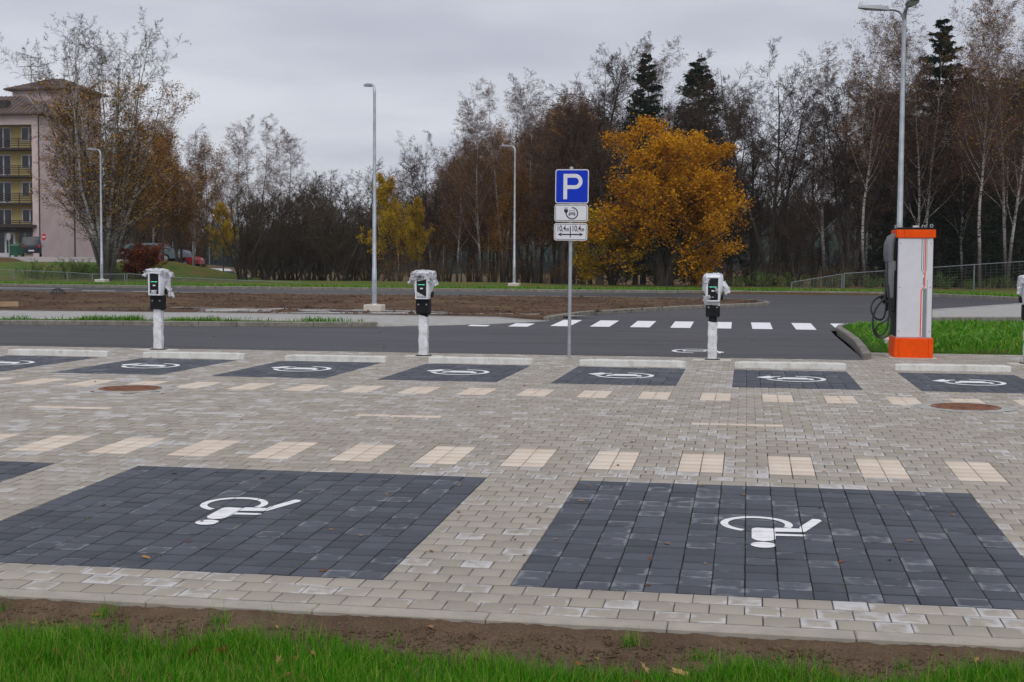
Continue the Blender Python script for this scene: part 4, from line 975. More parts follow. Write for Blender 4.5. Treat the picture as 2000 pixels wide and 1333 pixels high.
# ------------------------------------------------------------------ temporary fences
M['fence'] = simple('fence_zinc', (.22, .24, .26), .6, .1, 4, .5)
def fence(P, name, lab, wires=9, bars=16):
    """P: (px, distance, top z over ground)"""
    e = empty(name, place(P[0][0], P[0][1]), 0, lab, 'fence'); o = e.location
    pts = []
    for px, d, zt in P: x, y = spot(px, d); pts.append((Vector((x, y, Tf(x, y)))-o, ztop(px, zt, d)-o.z))
    for p, z in pts:
        mb = MB(); mb.tube([(p.x, p.y, p.z-.2), (p.x, p.y, z)], .032, 8); mb.build('post', M['fence'], e, True)
    for (p, z), (q, w) in zip(pts, pts[1:]):
        a, b = Vector((p.x, p.y, z)), Vector((q.x, q.y, w)); h0, h1 = z-p.z-.08, w-q.z-.08
        mb = MB(); mb.tube([a, b], .019, 6); mb.build('top_rail', M['fence'], e)
        mb = MB()
        for k in range(1, wires):
            t = k/wires; mb.tube([a-Vector((0, 0, h0*t)), b-Vector((0, 0, h1*t))], .0035, 3, False)
        for k in range(1, bars):
            t = k/bars; c = a.lerp(b, t); mb.tube([c, c-Vector((0, 0, h0+(h1-h0)*t))], .003, 3, False)
        tag(mb.build('wire_mesh', M['fence'], e), kind='stuff')
fence([(-40, 74, 525.5), (27, 74, 528.5), (131, 74, 532.5), (180, 74, 536), (243, 74, 536)], 'mesh_fence', 'low wire mesh fence along the far verge left of the red shrub')
fence([(247.5, 74, 535), (357, 74.5, 543.5)], 'mesh_fence', 'short wire mesh fence panel in front of the red shrub')
fence([(361, 74.5, 543), (467, 75, 548), (572, 75.5, 552)], 'mesh_fence', 'wire mesh fence below the grassy mound')
fence([(577, 75.5, 552), (682, 76, 557), (740, 77, 560.5)], 'mesh_fence', 'wire mesh fence sinking towards the lamp in the soil island')
fence([(1547, 66.5, 552), (1645, 66.5, 536)], 'mesh_fence', 'slanting wire mesh fence panel left of the fast charger')
fence([(1649, 66.5, 535), (1903, 66, 517.5), (2080, 65, 506)], 'mesh_fence', 'wire mesh fence behind the fast charger before the birches')

# ------------------------------------------------------------------ block of flats
M['pink'] = simple('pink_render', (.56, .45, .44), .9, .06, .6, obj=False); M['roof'] = simple('brown_metal_roof', (.085, .050, .042), .6, .15, .8, obj=False)
M['yellowwall'] = simple('yellow_wall', (.50, .40, .15), .9, .08, .6, obj=False); M['brownwood'] = simple('dark_brown', (.035, .024, .02), .7, .2, 2, obj=False)
M['glass'] = simple('window_glass', (.016, .018, .022), .08, .1, 2); M['frame'] = simple('white_frame', (.7, .7, .72), .5, .05, 5); M['plinth'] = simple('grey_plinth', (.22, .21, .20), .9, .1, 1, obj=False)
bx, by = spot(78, 145); bz = 1.55
bl = empty('apartment_building', (bx, by, bz-.1), 0, 'pink block of flats with brown metal roofs and yellow balcony bays behind the birch', 'building')
EV_Z = ztop(78, 224, 145)-bz+.1       # eave height over the base
FL = [ztop(30, y, 146)-bz+.1 for y in (500, 450, 397, 344, 291)]     # floor levels of the balconies (ground, 1..4)
def part(name, mat, fn, parent=bl): mb = MB(); fn(mb); return mb.build(name, mat, parent)
W_, D_ = 26., 8.0
part('wall', M['pink'], lambda b: (b.box(-.75, 0, 0, D_, -1.5, EV_Z), b.box(-W_, -.75, 1.6, D_, -1.5, EV_Z), b.box(-W_, -.75, 0, 1.6, EV_Z-1.15, EV_Z)))
part('plinth', M['plinth'], lambda b: (b.box(-.77, .03, -.03, D_+.03, -1.6, .35),))
part('loggia_wall', M['yellowwall'], lambda b: b.box(-W_, -.76, 1.5, 1.59, FL[0]+.1, EV_Z-1.16))
for i, z in enumerate(FL[1:]):
    bal = part('balcony', M['brownwood'], lambda b: b.box(-W_, -.78, -.05, 1.5, z-.22, z))
    for k in range(5): part('rail', M['brownwood'], lambda b: b.box(-W_, -.80, -.06, -.01, z+.16+k*.19, z+.25+k*.19), bal)
    for k in range(8): part('rail_post', M['brownwood'], lambda b: b.box(-.95-k*1.35, -.87-k*1.35, -.01, .05, z, z+1.0), bal)
    for j in range(2):
        for wx, w in ((-2.75, 1.75), (-5.7, 1.75)):
            if j: wx -= 7.2
            wn = part('window', M['frame'], lambda b: b.box(wx, wx+w, 1.44, 1.51, z+.05+(.75 if w < 1.9 and wx > -3.5 else 0), z+2.25))
            for h in range(2): part('pane', M['glass'], lambda b: b.box(wx+.09+h*(w/2), wx+w/2-.06+h*(w/2), 1.425, 1.438, z+.15+(.75 if wx > -3.5 else 0), z+2.15), wn)
# entrance
dr = part('door', M['frame'], lambda b: b.box(-6.6, -3.5, 1.30, 1.5, FL[0]-.1, FL[0]+2.9)); part('pane', M['glass'], lambda b: (b.box(-4.5, -3.75, 1.27, 1.295, FL[0]+.3, FL[0]+2.2), b.box(-6.4, -4.75, 1.27, 1.295, FL[0]+.3, FL[0]+2.6)), dr)
part('shop_window', M['glass'], lambda b: b.box(-3.2, -.9, 1.4, 1.5, FL[0]+.2, FL[0]+2.6))
for x in (-2.4, -1.5): part('mullion', M['frame'], lambda b: b.box(x-.06, x+.06, 1.36, 1.395, FL[0]+.2, FL[0]+2.6))
part('drain_pipe', M['brownwood'], lambda b: b.tube([(.06, -.06, 0), (.06, -.06, EV_Z-.4), (.3, -.3, EV_Z-.05)], .07, 8))
part('drain_pipe', M['brownwood'], lambda b: b.tube([(.08, D_-.4, 0), (.08, D_-.4, EV_Z-.2)], .07, 8))
# main hip roof with standing seams
ov = .7; RZ = EV_Z+2.3
def hip(b, x0, x1, y0, y1, z0, z1, ins):
    ym = (y0+y1)/2
    b.add([(x0, y0, z0), (x1, y0, z0), (x1, y1, z0), (x0, y1, z0), (x0+ins, ym, z1), (x1-ins, ym, z1), (x0, y0, z0-.18), (x1, y0, z0-.18), (x1, y1, z0-.18), (x0, y1, z0-.18)],
          [(0, 1, 5, 4), (1, 2, 5), (2, 3, 4, 5), (3, 0, 4), (0, 6, 7, 1), (1, 7, 8, 2), (2, 8, 9, 3), (3, 9, 6, 0), (9, 8, 7, 6)])
rf = part('roof', M['roof'], lambda b: hip(b, -W_-1, ov, -ov, D_+ov, EV_Z+.02, RZ, 4.2))
ym = D_/2
for k in range(26):
    x = -.3-k*.55; top = min(1, (ov-x)/4.9)
    part('roof_seam', M['roof'], lambda b: b.tube([(x, -ov, EV_Z+.05), (x, -ov+(ym+ov)*top, EV_Z+.05+(RZ-EV_Z)*top)], .03, 4), rf)
part('hip_cap', M['plinth'], lambda b: b.tube([(ov, -ov, EV_Z+.06), (ov-4.2, ym, RZ+.05)], .08, 5), rf)
part('roof_hatch', M['brownwood'], lambda b: b.box(-5.0, -3.9, .6, 1.5, EV_Z+.4, EV_Z+1.5), rf)
# stair tower behind
tx, ty = spot(147, 156); tx -= bx; ty -= by; tx2, ty2 = spot(206, 161); TZ = ztop(147, 176, 156)-bz+.1
TW = 7.4; TD = 6.6
part('tower_wall', M['pink'], lambda b: b.box(tx-TW, tx, ty, ty+TD, -1.5, TZ))
part('tower_roof', M['roof'], lambda b: hip(b, tx-TW-.7, tx+.7, ty-.7, ty+TD+.7, TZ+.02, TZ+1.55, 3.6))
for k in range(14):
    x = tx+.4-k*.58; top = min(1, (tx+.7-x)/3.6, (x-(tx-TW-.7))/3.6); part('roof_seam', M['roof'], lambda b: b.tube([(x, ty-.7, TZ+.05), (x, ty-.7+(TD/2+.7)*top, TZ+.05+1.53*top)], .03, 4))
part('drain_pipe', M['frame'], lambda b: b.tube([(tx+.1, ty-.1, 0), (tx+.1, ty-.1, TZ-.2)], .09, 8))
for i in range(5):
    wn = part('stair_window', M['frame'], lambda b: b.box(tx-1.5, tx-.3, ty-.05, ty, 2.4+i*2.85, 4.2+i*2.85)); part('pane', M['glass'], lambda b: b.box(tx-1.4, tx-.4, ty-.07, ty-.055, 2.5+i*2.85, 4.1+i*2.85), wn)
ax, ay = spot(48, 156); ax -= bx; ay -= by; AZ = TZ+.9
def aerial(b):
    b.tube([(ax, ay+2, TZ-.5), (ax, ay+2, AZ+2.9)], .035, 6)
    for z, l in ((2.75, 1.5), (1.75, 2.6), (.8, 1.9)):
        b.tube([(ax-l*.6, ay+2, AZ+z), (ax+l*.5, ay+2.2, AZ+z+.05)], .028, 5)
        for k in range(5): x = ax-l*.6+k*l*.25; b.tube([(x, ay+1.6, AZ+z), (x, ay+2.5, AZ+z+.02)], .014, 4)
part('roof_aerial', M['brownwood'], aerial)
part('canopy', M['brownwood'], lambda b: b.box(-8, -.3, -.8, 1.3, FL[0]+2.95, FL[0]+3.25))

# ------------------------------------------------------------------ driveway by the flats, bin, signs, cars
M['drive'] = concrete('driveway', (.26, .23, .215), (.34, .31, .29), (.2, .16, .13), .5)
def px_ring(L): return [spot(px, d) for px, d in L]
sheet('driveway', px_ring([(-60, 86), (60, 88), (150, 92), (200, 97), (215, 110), (330, 118), (330, 140), (120, 142), (-60, 143), (-60, 138), (20, 124), (60, 108), (30, 97), (-60, 93)]), M['drive'], .10, 3.)
def bush_grass(): pass
M['greenbin'] = simple('green_plastic', (.012, .085, .045), .5, .1, 5)
p = place(31, 128); e = empty('waste_container', p+Vector((0, 0, .1)), math.radians(-20), 'green wheeled waste container beside the dark van', 'waste container')
mb = MB(); mb.loft([[(x*a, y*b_, z) for x, y in ((-.62, -.4), (.62, -.4), (.62, .4), (-.62, .4))] for z, a, b_ in ((.12, .82, .8), (.85, 1, 1), (.95, 1.04, 1.05))]); mb.build('body', M['greenbin'], e)
mb = MB(); mb.loft([[(x*.66, y, z+h) for x, y, z in ((-1, -.44, 0), (1, -.44, 0), (1, 0, .18), (1, .44, .2), (-1, .44, .2), (-1, 0, .18))] for h in (.95, 1.0)]); mb.build('lid', M['greenbin'], e)
for sx in (-1, 1):
    for sy in (-1, 1): mb = MB(); mb.tube([(sx*.45-.03, sy*.3, .07), (sx*.45+.03, sy*.3, .07)], .07, 10); mb.build('wheel', M['blackplastic'], e)
M['signred'] = simple('sign_red', (.55, .03, .03), .5, .05, 5)
def round_sign(px, d, yc, lab, back):
    p = place(px, d); z = ztop(px, yc, d)-p.z; e = empty('road_sign', p, math.radians(-25), lab, 'sign')
    mb = MB(); mb.tube([(0, 0, -.2), (0, 0, z+.3)], .035, 8); mb.build('post', M['steel'], e)
    mb = MB(); mb.tube([(0, -.04, z), (0, -.06, z)], .33, 24); mb.build('disc', M['alu'] if back else M['signred'], e)
    if not back: mb = MB(); mb.box(-.24, .24, -.066, -.061, z-.06, z+.06); mb.build('bar', M['signwhite'], e)
round_sign(87, 132, 463.5, 'red no entry sign by the corner of the flats', False); round_sign(18, 124, 463, 'grey back of a round road sign on a post', True)
M['tyre'] = simple('tyre', (.012, .012, .013), .8, .2, 10); M['rim'] = simple('alloy_rim', (.4, .4, .42), .35, .1, 10, .8); M['carglass'] = simple('car_glass', (.012, .015, .018), .06, .1, 3); M['lampred'] = simple('tail_lamp', (.4, .01, .01), .25, .1, 5); M['lampclear'] = simple('head_lamp', (.6, .62, .64), .1, .1, 5)
def car(px, d, rz, paint, lab, van=False, dz=.12):
    p = place(px, d, dz); e = empty('parked_car', p, rz, lab, 'car', 'cars parked near the flats')
    L, Wd, Hh = (4.9, 1.85, 1.95) if van else (4.4, 1.76, 1.5)
    if van: prof = [(-2.4, .35), (-2.45, .9), (-2.4, 1.15), (-2.2, 1.85), (-1.9, 1.93), (.6, 1.93), (1.35, 1.25), (2.2, 1.08), (2.42, .8), (2.42, .35)]
    else: prof = [(-2.15, .35), (-2.2, .75), (-2.12, .98), (-1.75, 1.40), (-1.3, 1.47), (.15, 1.46), (.95, 1.02), (1.9, .90), (2.17, .68), (2.2, .35)]
    cuts = []                                                  # wheel arches along the sill
    wb = (-1.42, 1.45) if van else (-1.28, 1.33)
    low = []
    for wx in reversed(wb): low += [(wx+.40*math.cos(t*math.pi/6), .33+.38*math.sin(t*math.pi/6)) for t in range(7)]
    low = [(x, max(.30, z)) for x, z in low]
    outline = prof+low
    def side(w): return w
    mb = MB(); belt = 1.12 if van else .92
    rings = []
    for y, k in ((-Wd/2, 0), (-Wd/2+.06, 1), (Wd/2-.06, 1), (Wd/2, 0)):
        rings.append([(x*(1 if k else .985), y*(1-(.16 if z > belt+.05 else 0)*min(1, (z-belt)/.5)), z-(0 if k else .01)) for x, z in outline])
    mb.loft(rings); mb.build('body', paint, e, True)
    for s in (-1, 1):
        yy = s*(Wd/2*.93+.012)
        if van: wins = [[(-2.05, 1.22), (-.95, 1.22), (-.95, 1.75), (-1.95, 1.75)], [(-.85, 1.22), (.1, 1.22), (.1, 1.75), (-.85, 1.75)], [(.2, 1.22), (1.2, 1.25), (.55, 1.75), (.2, 1.75)]]
        else: wins = [[(-1.75, 1.0), (-.75, .98), (-.75, 1.36), (-1.45, 1.36)], [(-.66, .98), (.74, .99), (.18, 1.36), (-.66, 1.36)]]
        for w in wins:
            mb = MB(); mb.loft([[(x, (yy if z < belt+.15 else yy-s*.055)-s*dd, z) for x, z in w] for dd in (0, .05)]); mb.build('side_window', M['carglass'], e)
        for wx in wb:
            mb = MB(); c = s*(Wd/2-.10); mb.tube([(wx, c-.10, .33), (wx, c+.10, .33)], .33, 22); w = mb.build('wheel', M['tyre'], e)
            mb = MB(); mb.tube([(wx, c+s*.10, .33), (wx, c+s*.108, .33)], .21, 18); mb.build('rim', M['rim'], w)
        zl = .95 if van else .78
        mb = MB(); mb.cbox((-2.46 if van else -2.2), (-2.36 if van else -2.06), s*Wd*.38-.1, s*Wd*.38+.1, zl-.12, zl+.16, .02); mb.build('tail_light', M['lampred'], e)
        mb = MB(); mb.cbox((2.2 if van else 1.93), (2.40 if van else 2.12), s*Wd*.36-.15, s*Wd*.36+.15, zl-.14, zl+.02, .03); mb.build('headlight', M['lampclear'], e)
        mb = MB(); mb.cbox(.68, .85, s*Wd*.56-.06, s*Wd*.56+.06, .98, 1.10, .03); mb.build('door_mirror', paint, e)
    def quad(a, b, wa, wb_, off):
        mb = MB(); n = Vector((b[1]-a[1], 0, a[0]-b[0])).normalized()*off
        V = [Vector((a[0], -wa, a[1])), Vector((a[0], wa, a[1])), Vector((b[0], wb_, b[1])), Vector((b[0], -wb_, b[1]))]
        mb.loft([[v for v in V], [v+n for v in V]]); return mb
    (fa, fb), (ra, rb) = (((1.28, 1.30), (.66, 1.86)), ((-2.37, 1.2), (-2.22, 1.8))) if van else (((.90, 1.05), (.22, 1.42)), ((-2.05, 1.05), (-1.75, 1.38)))
    quad(fb, fa, Wd*.40, Wd*.44, .02).build('windscreen', M['carglass'], e); quad(ra, rb, Wd*.42, Wd*.38, .02).build('rear_window', M['carglass'], e)
    mb = MB(); mb.cbox(-2.47 if van else -2.22, -2.4 if van else -2.1, -.26, .26, .5, .62, .005); mb.build('number_plate', M['signwhite'], e)
    return e
def carpaint(name, c): return simple(name, c, .3, .05, 2, 0, .6)
car(62, 134, math.radians(118), carpaint('paint_dark_blue', (.015, .02, .03)), 'dark van parked by the flats behind the birch branches', True)
car(318, 112, math.radians(10), carpaint('paint_grey', (.16, .18, .22)), 'grey car parked on the mound left of the red bonnet', False)
car(345, 115.5, math.radians(-8), carpaint('paint_red', (.30, .012, .014)), 'red car parked behind the grey car', False)
car(296, 109, math.radians(8), carpaint('paint_teal', (.10, .14, .15)), 'greenish grey car half hidden by the red shrub', False)
wc = car(434, 106, math.radians(-14), carpaint('paint_white', (.75, .76, .78)), 'white car parked beyond the mound', False); wc.location.z = ztop(432, 525, 106)-1.47
dc = car(452, 112, math.radians(-10), carpaint('paint_navy', (.03, .035, .05)), 'dark car parked behind the white car', False); dc.location.z = ztop(445, 531, 112)-1.47

# ------------------------------------------------------------------ island details: domed drain grate, plank
p = Vector((*spot(112, 53.5), 0)); p.z = Tf(p.x, p.y)+.06
e = empty('drain_dome', p, 0, 'black domed drain grate in the bare soil on the left', 'drain grate')
M['iron'] = simple('cast_iron', (.03, .03, .032), .6, .2, 10)
mb = MB(); R_, Hd = .30, .30
mb.tube([(R_*math.cos(k*math.pi/16), R_*math.sin(k*math.pi/16), .03) for k in range(33)], .035, 6, False); mb.build('rim', M['iron'], e)
for k in range(14):
    a = k*2*math.pi/14; mb = MB(); mb.tube([(R_*math.cos(t)*math.cos(a), R_*math.cos(t)*math.sin(a), .03+Hd*math.sin(t)) for t in np.linspace(0, 1.45, 9)], .016, 5); mb.build('bar', M['iron'], e)
for t in (.45, .85, 1.2):
    mb = MB(); mb.tube([(R_*math.cos(t)*math.cos(k*math.pi/14), R_*math.cos(t)*math.sin(k*math.pi/14), .03+Hd*math.sin(t)) for k in range(29)], .014, 5, False); mb.build('ring', M['iron'], e)
mb = MB(); mb.tube([(0, 0, .3), (0, 0, .345)], [.07, .05], 10); mb.build('cap', M['iron'], e)
px_, py_ = spot(6, 44.5); mb = MB(); mb.cbox(-.45, .45, -.08, .08, .0, .16, .008); o = mb.build('timber_block', simple('raw_timber', (.35, .24, .14), .8, .2, 3)); o.location = (px_, py_, Tf(px_, py_)+.09); o.rotation_euler[2] = .4; tag(o, 'pale timber block lying on the soil at the left edge', 'timber block')
# ================================================================== TREES
def nrm(v): return v/np.maximum(1e-9, np.linalg.norm(v, axis=-1, keepdims=True))
def limbs(g, P, D, L, R, K, wob, trop, tip=.12):
    """grow N limbs of K pieces: returns points (N,K+1,3) and radii"""
    n = len(P); pts = [P]; d = D; p = P
    for k in range(K):
        d = nrm(d+g.normal(0, wob, (n, 3))+np.array([0, 0, 1.])*trop); p = p+d*(L/K)[:, None]; pts.append(p)
    t = np.linspace(0, 1, K+1)[None]; rad = R[:, None]*(1-t*(1-tip)); return np.stack(pts, 1), rad
def shoots(g, pts, rad, n, t0, t1, a0, a1, ratio, shrink, Lp, rr, up=0., tpow=1.):
    """n side shoots on every limb"""
    N, K1, _ = pts.shape; t = t0+(t1-t0)*((np.arange(n)[None]+g.random((N, n)))/n)**tpow; f = t*(K1-1); i = np.minimum(f.astype(int), K1-2); w = (f-i)[..., None]
    r = np.arange(N)[:, None]; a, b = pts[r, i], pts[r, i+1]; p = a*(1-w)+b*w; d = nrm(b-a)
    q = nrm(np.cross(d, g.normal(0, 1, d.shape))); ang = np.radians(g.uniform(a0, a1, t.shape))[..., None]; dd = nrm(d*np.cos(ang)+q*np.sin(ang)+np.array([0, 0, up]))
    L = (Lp[:, None]*ratio*(1-shrink*t)*g.uniform(.65, 1.2, t.shape)).ravel(); pr = rad[r, i]*(1-w[..., 0])+rad[r, i+1]*w[..., 0]
    return p.reshape(-1, 3), dd.reshape(-1, 3), L, np.minimum(pr.ravel()*rr, pr.ravel()*.9)
def tubes(pts, rad, S):
    N, K1, _ = pts.shape; d = np.empty_like(pts); d[:, 1:-1] = pts[:, 2:]-pts[:, :-2]; d[:, 0] = pts[:, 1]-pts[:, 0]; d[:, -1] = pts[:, -1]-pts[:, -2]; d = nrm(d)
    ref = np.where(np.abs(d[:, :1, 2:]) > .9, np.array([1., 0, 0]), np.array([0, 0, 1.])); a = nrm(np.cross(d, np.broadcast_to(ref, d.shape))); b = np.cross(d, a)
    th = np.arange(S)*2*np.pi/S; V = pts[:, :, None]+rad[:, :, None, None]*(a[:, :, None]*np.cos(th)[None, None, :, None]+b[:, :, None]*np.sin(th)[None, None, :, None])
    I = np.arange(N*K1*S).reshape(N, K1, S); j = np.roll(I, -1, 2); q = np.stack([I[:, :-1], j[:, :-1], j[:, 1:], I[:, 1:]], -1).reshape(-1, 4); return V.reshape(-1, 3), q
def ribbons(g, pts, rad):
    N, K1, _ = pts.shape; d = nrm(pts[:, -1]-pts[:, 0]); s = nrm(np.cross(d, g.normal(0, 1, d.shape)))[:, None]*rad[..., None]
    V = np.stack([pts-s, pts+s], 2); I = np.arange(N*K1*2).reshape(N, K1, 2); q = np.stack([I[:, :-1, 0], I[:, :-1, 1], I[:, 1:, 1], I[:, 1:, 0]], -1).reshape(-1, 4); return V.reshape(-1, 3), q
def join(parts):
    V, Q, o = [], [], 0
    for v, q in parts: V.append(v); Q.append(q+o); o += len(v)
    return np.concatenate(V), np.concatenate(Q)
def leaf_cards(g, P, size, spread, droop=.0):
    n = len(P); c = P+g.normal(0, spread, (n, 3)); u = nrm(g.normal(0, 1, (n, 3))); w = nrm(np.cross(u, g.normal(0, 1, (n, 3)))); s = size*g.uniform(.6, 1.25, n)[:, None]
    nn = np.cross(u, w)*s*.22; V = np.stack([c-u*s*.6, c+w*s*.42+nn, c+u*s*.6, c-w*s*.42+nn], 1); b = np.arange(n)[:, None]*4
    t = np.concatenate([b+np.array([[0, 1, 2]]), b+np.array([[0, 2, 3]])]); A = np.repeat(np.stack([g.random(n), g.random(n), g.random(n)], -1)[:, None], 4, 1); return V.reshape(-1, 3), t, A.reshape(-1, 3)
def pick_on(g, pts, n, t0=.2):
    N, K1, _ = pts.shape; i = g.integers(0, N, n); f = (t0+(1-t0)*g.random(n))*(K1-1.001); k = f.astype(int); w = (f-k)[:, None]; return pts[i, k]*(1-w)+pts[i, k+1]*w
PROTO = {}
def make_tree(key, name, seed, spec):
    g = np.random.default_rng(seed); H = spec['H']; root = bpy.data.objects.new(name, None); root.empty_display_size = .3
    nst = spec.get('stems', 1); P = np.zeros((nst, 3)); D = np.tile([0., 0, 1], (nst, 1))
    if nst > 1:
        a = np.arange(nst)*2*np.pi/nst+g.random(nst); sp = spec['splay']*g.uniform(.35, 1.2, nst); D = nrm(np.stack([np.cos(a)*sp, np.sin(a)*sp, np.ones(nst)], -1)); P[:, :2] = D[:, :2]*.25
    L = np.full(nst, H)*g.uniform(.8, 1., nst); L[0] = H; R = np.full(nst, spec['R'])*g.uniform(.75, 1, nst)
    pts, rad = limbs(g, P, D, L, R, 12, spec.get('wob0', .03), spec.get('trop0', .02), .06)
    rad[:, 0] *= 1.35; trunk = [tubes(pts, rad, 8)]; crown = []; tips = []
    cur, crad, cL = pts, rad, L
    lv = spec['levels']
    for li, s in enumerate(lv):
        p, d, l, r = shoots(g, cur, crad, s['n'], s['t'][0], s['t'][1], s['a'][0], s['a'][1], s['ratio'], s.get('shrink', .5), cL, s.get('rr', .55), s.get('up', 0.), s.get('tpow', 1.))
        r = np.maximum(r, s.get('rmin', .004)); last = li == len(lv)-1
        cp, cr = limbs(g, p, d, l, r, s['K'], s['wob'], s['trop'], .3 if last else .15)
        if last: crown.append(ribbons(g, cp, np.maximum(cr, spec.get('tw', .006))))
        elif li == 0: trunk.append(tubes(cp, cr, 5))
        else: crown.append(tubes(cp, cr, 3))
        if li >= len(lv)-2: tips.append(cp)
        cur, crad, cL = cp, cr, l
    tv, tq = join(trunk); cv, cq = join(crown)
    def add(nm, me, mat, par): me.materials.append(mat); o = bpy.data.objects.new(nm, me); o.parent = par; return o
    objs = [add('trunk', np_mesh('trunk', tv, tq, smooth=True), M[spec.get('bark', 'bark')], root)]; co = add('crown', np_mesh('crown', cv, cq), M[spec.get('twig', 'twig')], root); objs.append(co)
    if spec.get('leaves'):
        q = pick_on(g, tips[-1], spec['leaves'], .15)
        if 'leaf_z' in spec: q = q[(q[:, 2] < H*spec['leaf_z'][1]) & (q[:, 2] > H*spec['leaf_z'][0])]
        if 'clump' in spec:
            cn = .5*(vn(q[:, 0]*1.3+9, q[:, 2]*1.6, seed)+vn(q[:, 1]*1.3+4, q[:, 2]*1.6+7, seed+1)); kp = cn+g.normal(0, .07, len(q)) > spec['clump']; q = q[kp]; tone = np.clip((cn[kp]-.36)*1.9, 0, 1)
        v, t, A = leaf_cards(g, q, spec['lsize'], spec.get('lspread', .08))
        if 'clump' in spec: A[:, 0] = np.clip(.5*np.repeat(tone, 4)+.6*A[:, 0]-.05, 0, 1)
        objs.append(add('foliage', np_mesh('foliage', v, None, t, attr=A), M[spec['leaf']], root))
    PROTO[key] = dict(root=root, objs=objs, H=H, used=False, top=float(max(tv[:, 2].max(), cv[:, 2].max()))); return PROTO[key]
def make_spruce(key, seed, H=17., W=3.0):
    g = np.random.default_rng(seed); root = bpy.data.objects.new('spruce_tree', None)
    pts, rad = limbs(g, np.zeros((1, 3)), np.array([[0, 0, 1.]]), np.array([H]), np.array([.2]), 12, .006, 0, .03)
    n = 240; t = .06+.92*np.sort(g.random(n))**.9; a = g.random(n)*6.283; Lb = W*(1-t)**.8*g.uniform(.7, 1.15, n)+.12
    P = np.stack([0*t, 0*t, t*H], -1); D = nrm(np.stack([np.cos(a), np.sin(a), .35*t-.25], -1)); bp, br = limbs(g, P, D, Lb, np.full(n, .03), 6, .05, .035, .2)
    p, d, l, r = shoots(g, bp, br, 16, .12, 1., 35, 70, .34, .45, Lb, .5, -.18); sp, sr = limbs(g, p, d, l, r, 3, .08, -.06, .3)
    q = np.concatenate([pick_on(g, sp, 22000, 0.), pick_on(g, bp, 4000, .1)]); m = len(q); u = nrm(g.normal(0, 1, (m, 3))*np.array([1, 1, .35])-np.array([0, 0, .55])); w = nrm(np.cross(u, g.normal(0, 1, (m, 3)))); s = g.uniform(.10, .24, m)[:, None]
    V = np.stack([q-w*s*.28, q+w*s*.28, q+u*s*1.25], 1).reshape(-1, 3); t3 = np.arange(m*3).reshape(-1, 3); A = np.repeat(g.random((m, 1, 3)), 3, 1).reshape(-1, 3)
    def add(nm, me, mat): me.materials.append(mat); o = bpy.data.objects.new(nm, me); o.parent = root; return o
    tv, tq = join([tubes(pts, rad, 8), tubes(bp, br, 4), ribbons(g, sp, np.maximum(sr, .006))])
    objs = [add('trunk', np_mesh('trunk', tv, tq, smooth=True), M['bark']), add('crown', np_mesh('crown', V, None, t3, attr=A), M['needle'])]
    PROTO[key] = dict(root=root, objs=objs, H=H, used=False, top=H)
def plant(key, px, d, ytop, lab, grp, rz=None, wide=1., cat='tree', height=None, name=None):
    pr = PROTO[key]; p = place(px, d, -.05); Hh = height if height else ztop(px, ytop, d)-p.z; s = Hh*(1 if height else 1.05)/pr['top']
    if not pr['used']:
        root = pr['root']; COL.objects.link(root); [COL.objects.link(o) for o in pr['objs']]; pr['used'] = True
    else:
        root = pr['root'].copy(); COL.objects.link(root)
        for o in pr['objs']: c = o.copy(); COL.objects.link(c); c.parent = root
    if name: root.name = name
    root.location = p; root.scale = (s*wide, s*wide, s); root.rotation_euler[2] = rng_t.random()*6.283 if rz is None else rz
    for k in ('label', 'category', 'group'):
        if k in root: del root[k]
    return tag(root, lab, cat, grp)
rng_t = np.random.default_rng(77)
def L(n, t, a, ratio, K, wob, trop, **k): return dict(n=n, t=t, a=a, ratio=ratio, K=K, wob=wob, trop=trop, **k)
BARE = [L(24, (.22, .97), (28, 60), .50, 7, .13, .05, shrink=.58, rr=.58), L(11, (.15, 1), (28, 60), .46, 5, .14, .03, rr=.62), L(9, (.1, 1), (25, 60), .5, 3, .15, .02, rr=.5, rmin=.007), L(6, (.1, 1), (20, 55), .68, 2, .16, .03, rmin=.005)]
BIRCH = [L(34, (.22, .985), (24, 50), .42, 7, .08, .055, shrink=.64, rr=.36), L(10, (.15, 1), (25, 55), .42, 5, .10, -.01, rr=.45), L(9, (.1, 1), (25, 60), .52, 3, .12, -.06, rr=.5, rmin=.006), L(5, (.1, 1), (20, 60), .78, 2, .12, -.09, rmin=.0045)]
make_tree('bare1', 'bare_tree', 11, dict(H=14, R=.23, levels=BARE, wob0=.04, tw=.0078)); make_tree('bare2', 'bare_tree', 12, dict(H=14, R=.19, levels=BARE, wob0=.06, tw=.0078, twig='twigolive'))
make_tree('bare3', 'bare_tree', 13, dict(H=14, R=.18, stems=2, splay=.16, levels=[dict(BARE[0], n=13), BARE[1], BARE[2], BARE[3]], wob0=.05, tw=.0078))
make_tree('bare4', 'bare_tree', 14, dict(H=14, R=.17, stems=3, splay=.13, levels=[dict(BARE[0], n=12, t=(.35, .97)), dict(BARE[1], n=9), BARE[2], dict(BARE[3], n=6)], wob0=.045, trop0=.03, tw=.0078, twig='twig'))
make_tree('birch4', 'birch_tree', 24, dict(H=15, R=.12, levels=[dict(BIRCH[0], t=(.38, .985), a=(18, 42)), BIRCH[1], BIRCH[2], BIRCH[3]], wob0=.05, bark='birch', twig='twigred', tw=.0048, leaves=2600, lsize=.08, lspread=.2, leaf='birchleaf'))
make_tree('birch1', 'birch_tree', 21, dict(H=15, R=.14, levels=BIRCH, wob0=.02, bark='birch', twig='twigred', tw=.0048, leaves=1500, lsize=.075, lspread=.15, leaf='rust'))
